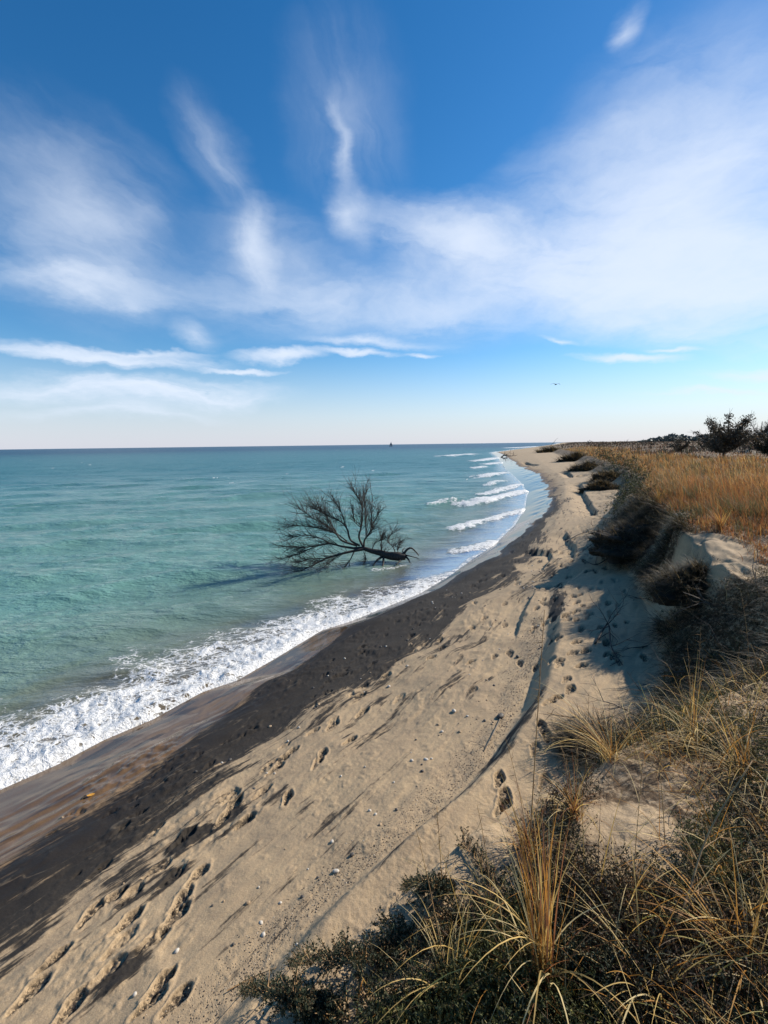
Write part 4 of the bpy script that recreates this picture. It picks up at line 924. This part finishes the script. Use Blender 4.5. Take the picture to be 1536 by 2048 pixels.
# gravel along the ledge
n = 4200; y = rg.uniform(1.9, 8.5, n); x = lx(LL, y) - np.abs(rg.normal(0, .2, n)) - .02 + rg.normal(0, .04, n); z = height(x, y); s_ = rg.uniform(.0022, .0065, n) * (1 + y * .06)
V0, F0 = stone_mesh(90, 5); Rz = rg.uniform(0, 6.28, n); c_, q_ = np.cos(Rz)[:, None], np.sin(Rz)[:, None]
V = np.stack([(V0[None, :, 0] * c_ - V0[None, :, 1] * q_) * s_[:, None] + x[:, None], (V0[None, :, 0] * q_ + V0[None, :, 1] * c_) * s_[:, None] + y[:, None], V0[None, :, 2] * s_[:, None] + z[:, None]], -1)
F = (F0[None] + (np.arange(n) * len(V0))[:, None, None]).reshape(-1, 4); cc = np.ones((n, len(V0), 4)); cc[..., :3] = colours(n, [(.30, .22, .14), (.12, .09, .06), (.05, .04, .035), (.5, .42, .32)], [3, 3, 3, 1], rg)[:, None]
GV = plant_mat('gravel', 0, .7)
tag(mesh_np('gravel', V.reshape(-1, 3), F, GV, attrs={'col': ('FLOAT_COLOR', cc.reshape(-1, 4))}), 'fine gravel gathered along the foot of the dark ledge', 'gravel', kind='stuff')
def leaf(px, py, s_, colr, lab, seed):
    rg = np.random.default_rng(seed); x, y, z = hit(px, py); u = np.linspace(-1, 1, 9); V = []
    for a in u:
        w = (1 - a * a) ** .7 * .45 * (1 + .18 * math.sin(a * 14)); V += [(a, -w, .28 * abs(w) + .16 * a * a), (a, 0, .0 + .16 * a * a), (a, w, .32 * abs(w) + .16 * a * a)]
    F = [(3 * i + j, 3 * i + j + 1, 3 * i + j + 4, 3 * i + j + 3) for i in range(8) for j in (0, 1)]
    V = np.array(V) * s_; cc = np.ones((len(V), 4)); cc[:, :3] = colr
    o = mesh_np('fallen_leaf', V, np.array(F), LEAF, attrs={'col': ('FLOAT_COLOR', cc)}); o.location = (x, y, z + .006); o.rotation_euler = (rg.normal(0, .3), rg.normal(0, .3), rg.uniform(0, 6)); tag(o, lab, 'leaf', 'fallen leaves')
leaf(182, 1592, .045, (.6, .3, .05), 'yellow leaf lying on the wet sand below the foam', 1)
leaf(168, 1596, .04, (.08, .06, .04), 'dark curled leaf beside the yellow one on wet sand', 2)
leaf(200, 1741, .03, (.25, .16, .08), 'brown leaf in a shallow footprint', 3)
leaf(1505, 1835, .03, (.35, .16, .05), 'orange-brown leaf caught in the scrub at the right', 4)
leaf(975, 1935, .03, (.3, .14, .05), 'brown leaf caught in the juniper left of the orange grass bundle', 5)

# ---------------- gull
def gull():
    d = ray(1112, 769); d = d / d[1] * 62; loc = EYE + d; root = empty('gull', tuple(loc), R(12)); tag(root, 'gull gliding with spread wings in the sky above the beach', 'bird')
    m, t, b, out = material('gull_feathers'); b.inputs['Base Color'].default_value = (.16, .15, .15, 1); b.inputs['Roughness'].default_value = .8
    acc = [([(0, -.28, .02), (0, -.2, .03), (0, -.08, .02), (0, .1, 0), (0, .24, 0), (0, .34, 0)], [.012, .04, .055, .065, .04, .012])]
    mesh_np('body', *tubes(acc, 8), m, root)
    for s_ in (-1, 1):
        sec = [(0.03, -.09, .12, .02), (.22, -.11, .1, .10), (.4, -.07, .09, .13), (.58, .02, .08, .08), (.72, .12, .02, .0)]; V = []
        for xx, lead, ch, zz in sec: V += [(s_ * xx, lead, zz), (s_ * xx, lead + ch * .5, zz + .015), (s_ * xx, lead + ch + .06 * (1 - xx), zz), (s_ * xx, lead + ch * .5, zz - .008)]
        F = [(4 * i + j, 4 * i + (j + 1) % 4, 4 * i + 4 + (j + 1) % 4, 4 * i + 4 + j) for i in range(4) for j in range(4)]; mesh_np('wing', np.array(V), np.array(F), m, root)
gull()
# ---------------- far sailing boat
def boat():
    D = 1050; x, y = ray(782, 889)[:2] / ray(782, 889)[1] * D; root = empty('sailing_boat', (x, y, 0), R(25)); tag(root, 'tiny sailing boat on the horizon', 'sailing boat')
    mw, t, b, out = material('sailcloth'); b.inputs['Base Color'].default_value = (.22, .22, .24, 1); mh, t, b, out = material('hull_paint'); b.inputs['Base Color'].default_value = (.05, .06, .09, 1)
    V = []; 
    for u in np.linspace(-1, 1, 9):
        w = 1.5 * (1 - max(0, u) ** 2.2) * (1 if u > -.8 else .8); V += [(u * 4.5, -w, 1.1 + .3 * max(u, 0)), (u * 4.5, -w * .6, -.1), (u * 4.5, w * .6, -.1), (u * 4.5, w, 1.1 + .3 * max(u, 0))]
    F = [(4 * i + j, 4 * i + (j + 1) % 4, 4 * i + 4 + (j + 1) % 4, 4 * i + 4 + j) for i in range(8) for j in range(4)]; mesh_np('hull', np.array(V), np.array(F), mh, root)
    mesh_np('mast', *tubes([([(0.4, 0, .8), (.4, 0, 10.5)], [.12, .08])], 6), mh, root)
    for nm, tri in (('mainsail', [(.3, 0, 1.9), (-4, .5, 1.9), (.3, 0, 10.2)]), ('jib', [(4.2, 0, 1.5), (.6, .4, 1.6), (.5, 0, 8.8)])):
        a, b_, c_ = map(np.array, tri); th = np.array([0, .03, 0]); V = np.array([a - th, b_ - th, c_ - th, a + th, b_ + th, c_ + th]); mesh_np(nm, V, [np.array([(0, 1, 2), (5, 4, 3)]), np.array([(0, 3, 4, 1), (1, 4, 5, 2), (2, 5, 3, 0)])], mw, root, smooth=False)
boat()

# ------------------------------------------------------------------ sky and sun
SUN_AZ, SUN_EL = 62, 31
wd_ = bpy.data.worlds.new('World'); bpy.context.scene.world = wd_; wd_.use_nodes = True
t = NT(wd_.node_tree); t.n.clear()
out = t.new('ShaderNodeOutputWorld'); bg = t.new('ShaderNodeBackground'); t.link(bg.outputs[0], out.inputs[0])
sky = t.new('ShaderNodeTexSky', sky_type='NISHITA', sun_disc=False, sun_elevation=R(SUN_EL), sun_rotation=R(SUN_AZ), altitude=200, air_density=1.0, dust_density=.15, ozone_density=3.0)
dirv = t.new('ShaderNodeTexCoord').outputs['Generated']
sep = t.new('ShaderNodeSeparateXYZ'); t.link(dirv, sep.inputs[0]); X, Y, Z = sep.outputs
hs = t.new('ShaderNodeHueSaturation'); hs.inputs['Saturation'].default_value = 1.33; hs.inputs['Value'].default_value = 1.0; t.link(sky.outputs[0], hs.inputs['Color'])
skyc = hs.outputs[0]
# cirrus: streak pattern on a level sheet far above, gathered in banks given by compass direction and elevation
zc = t.math('MAXIMUM', Z, .02)
comb = t.new('ShaderNodeCombineXYZ'); t.link(t.math('DIVIDE', X, t.math('ADD', zc, .12)), comb.inputs[0]); t.link(t.math('DIVIDE', Y, t.math('ADD', zc, .12)), comb.inputs[1])
sheet = comb.outputs[0]
az = t.math('ARCTAN2', X, Y); el = t.math('ARCSINE', Z)
ce = t.new('ShaderNodeCombineXYZ'); t.link(az, ce.inputs[0]); t.link(el, ce.inputs[1]); ae = ce.outputs[0]
wn = t.noise(sheet, 1.3, 4, .6, out=1)
wn2 = t.noise(t.mapping(dirv, scale=(1, 1, 2.2)), 3.2, 6, .6, out=1)
aew = t.vmath('ADD', ae, t.vmath('SCALE', t.vmath('SUBTRACT', wn2, (.5, .5, .5)), .13))
def azel(px, py):
    d = ray(px, py); d = d / np.linalg.norm(d); return math.atan2(d[0], d[1]), math.asin(d[2])
banks = []
def bank(p0, p1, wpx, strength, fib=4.0, k=[0]):
    """a bank of cirrus reaching from one direction to another, its fibres running along it"""
    a0, e0 = azel(*p0); a1, e1 = azel(*p1); cx, cy = (a0 + a1) / 2, (e0 + e1) / 2
    L = math.hypot(a1 - a0, e1 - e0) / 2; ang = math.atan2(e1 - e0, a1 - a0); w = wpx / 1000.0; k[0] += 1
    v = t.mapping(aew, loc=(cx, cy, 0), rot=(0, 0, ang), scale=(L, w, 1), typ='TEXTURE')
    g = t.new('ShaderNodeTexGradient', gradient_type='SPHERICAL'); t.link(v, g.inputs[0])
    u = t.mapping(aew, loc=(cx, cy, 0), rot=(0, 0, ang), scale=(1, 1, 1), typ='TEXTURE')
    n = t.noise(t.mapping(u, loc=(k[0] * 3.7, 0, 0), scale=(1.7, 1.7 * fib, 1)), 2.6, 5, .6, .45)
    gs = t.math('POWER', g.outputs[1], 1.35)
    banks.append(t.math('MULTIPLY', t.math('MULTIPLY', gs, t.sstep(t.math('ADD', n, t.math('MULTIPLY', gs, .22)), .18, .92)), strength * 1.1))
BANKS = [((645, 120), (695, 430), 24, .5, 4), ((672, 330), (735, 540), 50, .9, 2.5), ((600, -100), (760, 480), 150, .2, 3), ((330, 120), (520, 480), 70, .3, 3), ((485, 380), (545, 620), 62, .85, 2.5), ((-200, 240), (430, 580), 190, .55, 3),
         ((200, 400), (350, 520), 80, .45, 2), ((650, 430), (1200, 540), 95, 1.5, 3), ((780, 530), (2300, 500), 120, 2.3, 4), ((900, 450), (2300, 380), 190, 1.5, 3), ((1050, 330), (2000, 150), 190, .8, 3),
         ((1200, 90), (1310, -10), 34, .6, 2.5), ((-150, 520), (420, 610), 40, .9, 5), ((450, 560), (1250, 640), 90, .7, 3), ((0, 540), (1000, 590), 100, .5, 4), ((300, 470), (760, 520), 90, .35, 3), ((320, 650), (440, 690), 30, .6, 2.5), ((-150, 680), (480, 735), 22, 2.6, 9), ((60, 690), (440, 712), 12, 1.6, 6),
         ((430, 712), (680, 716), 22, 2.2, 4), ((600, 700), (850, 718), 13, 2.0, 5), ((560, 668), (940, 690), 18, 1.1, 5), ((380, 738), (580, 752), 9, 1.8, 4), ((820, 712), (900, 720), 9, 1.4, 3),
         ((-160, 770), (620, 790), 34, 2.4, 9), ((-100, 830), (500, 826), 24, .8, 7), ((1110, 732), (1400, 716), 15, 1.8, 6), ((1270, 700), (1420, 694), 9, 1.2, 4), ((1060, 684), (1160, 690), 9, 1.0, 4), ((1350, 750), (1750, 738), 16, 1.3, 6), ((1250, 790), (1650, 775), 9, 1.0, 6)]
for a in BANKS: bank(*a)
tot = banks[0]
for b_2 in banks[1:]: tot = t.math('ADD', tot, b_2)
gl_ = t.noise(t.mapping(t.vmath('ADD', sheet, t.vmath('SCALE', wn, .6)), rot=(0, 0, R(20)), scale=(1.8, .5, 1)), 2.0, 6, .62, .3)
tot = t.math('MULTIPLY', tot, t.math('ADD', .35, t.math('MULTIPLY', gl_, 1.5)))
cl = t.math('MULTIPLY', t.math('SUBTRACT', 1.0, t.math('POWER', 2.718, t.math('MULTIPLY', tot, -1.5))), t.sstep(Z, .0, .05))
hz = t.sstep(Z, .20, -.02)
c1 = t.mix(t.math('MULTIPLY', hz, .85), skyc, (4.6, 4.9, 6.0))
c2 = t.mix(t.math('MULTIPLY', cl, .9), c1, (5.9, 6.5, 7.5))
t.link(c2, bg.inputs[0]); bg.inputs[1].default_value = .1
sl = bpy.data.lights.new('sun', 'SUN'); so = bpy.data.objects.new('sun', sl); C.objects.link(so)
sl.energy = 4.4; sl.angle = R(.55); sl.color = (1, .93, .82)
dsun = Vector((math.sin(R(SUN_AZ)) * math.cos(R(SUN_EL)), math.cos(R(SUN_AZ)) * math.cos(R(SUN_EL)), math.sin(R(SUN_EL))))
so.rotation_euler = dsun.to_track_quat('Z', 'Y').to_euler(); so.location = (20, 10, 30)
sc = bpy.context.scene
sc.view_settings.view_transform = 'Standard'; sc.view_settings.look = 'None'; sc.view_settings.gamma = 1; sc.view_settings.exposure = .5
sc.cycles.max_bounces = 6; sc.cycles.transparent_max_bounces = 12
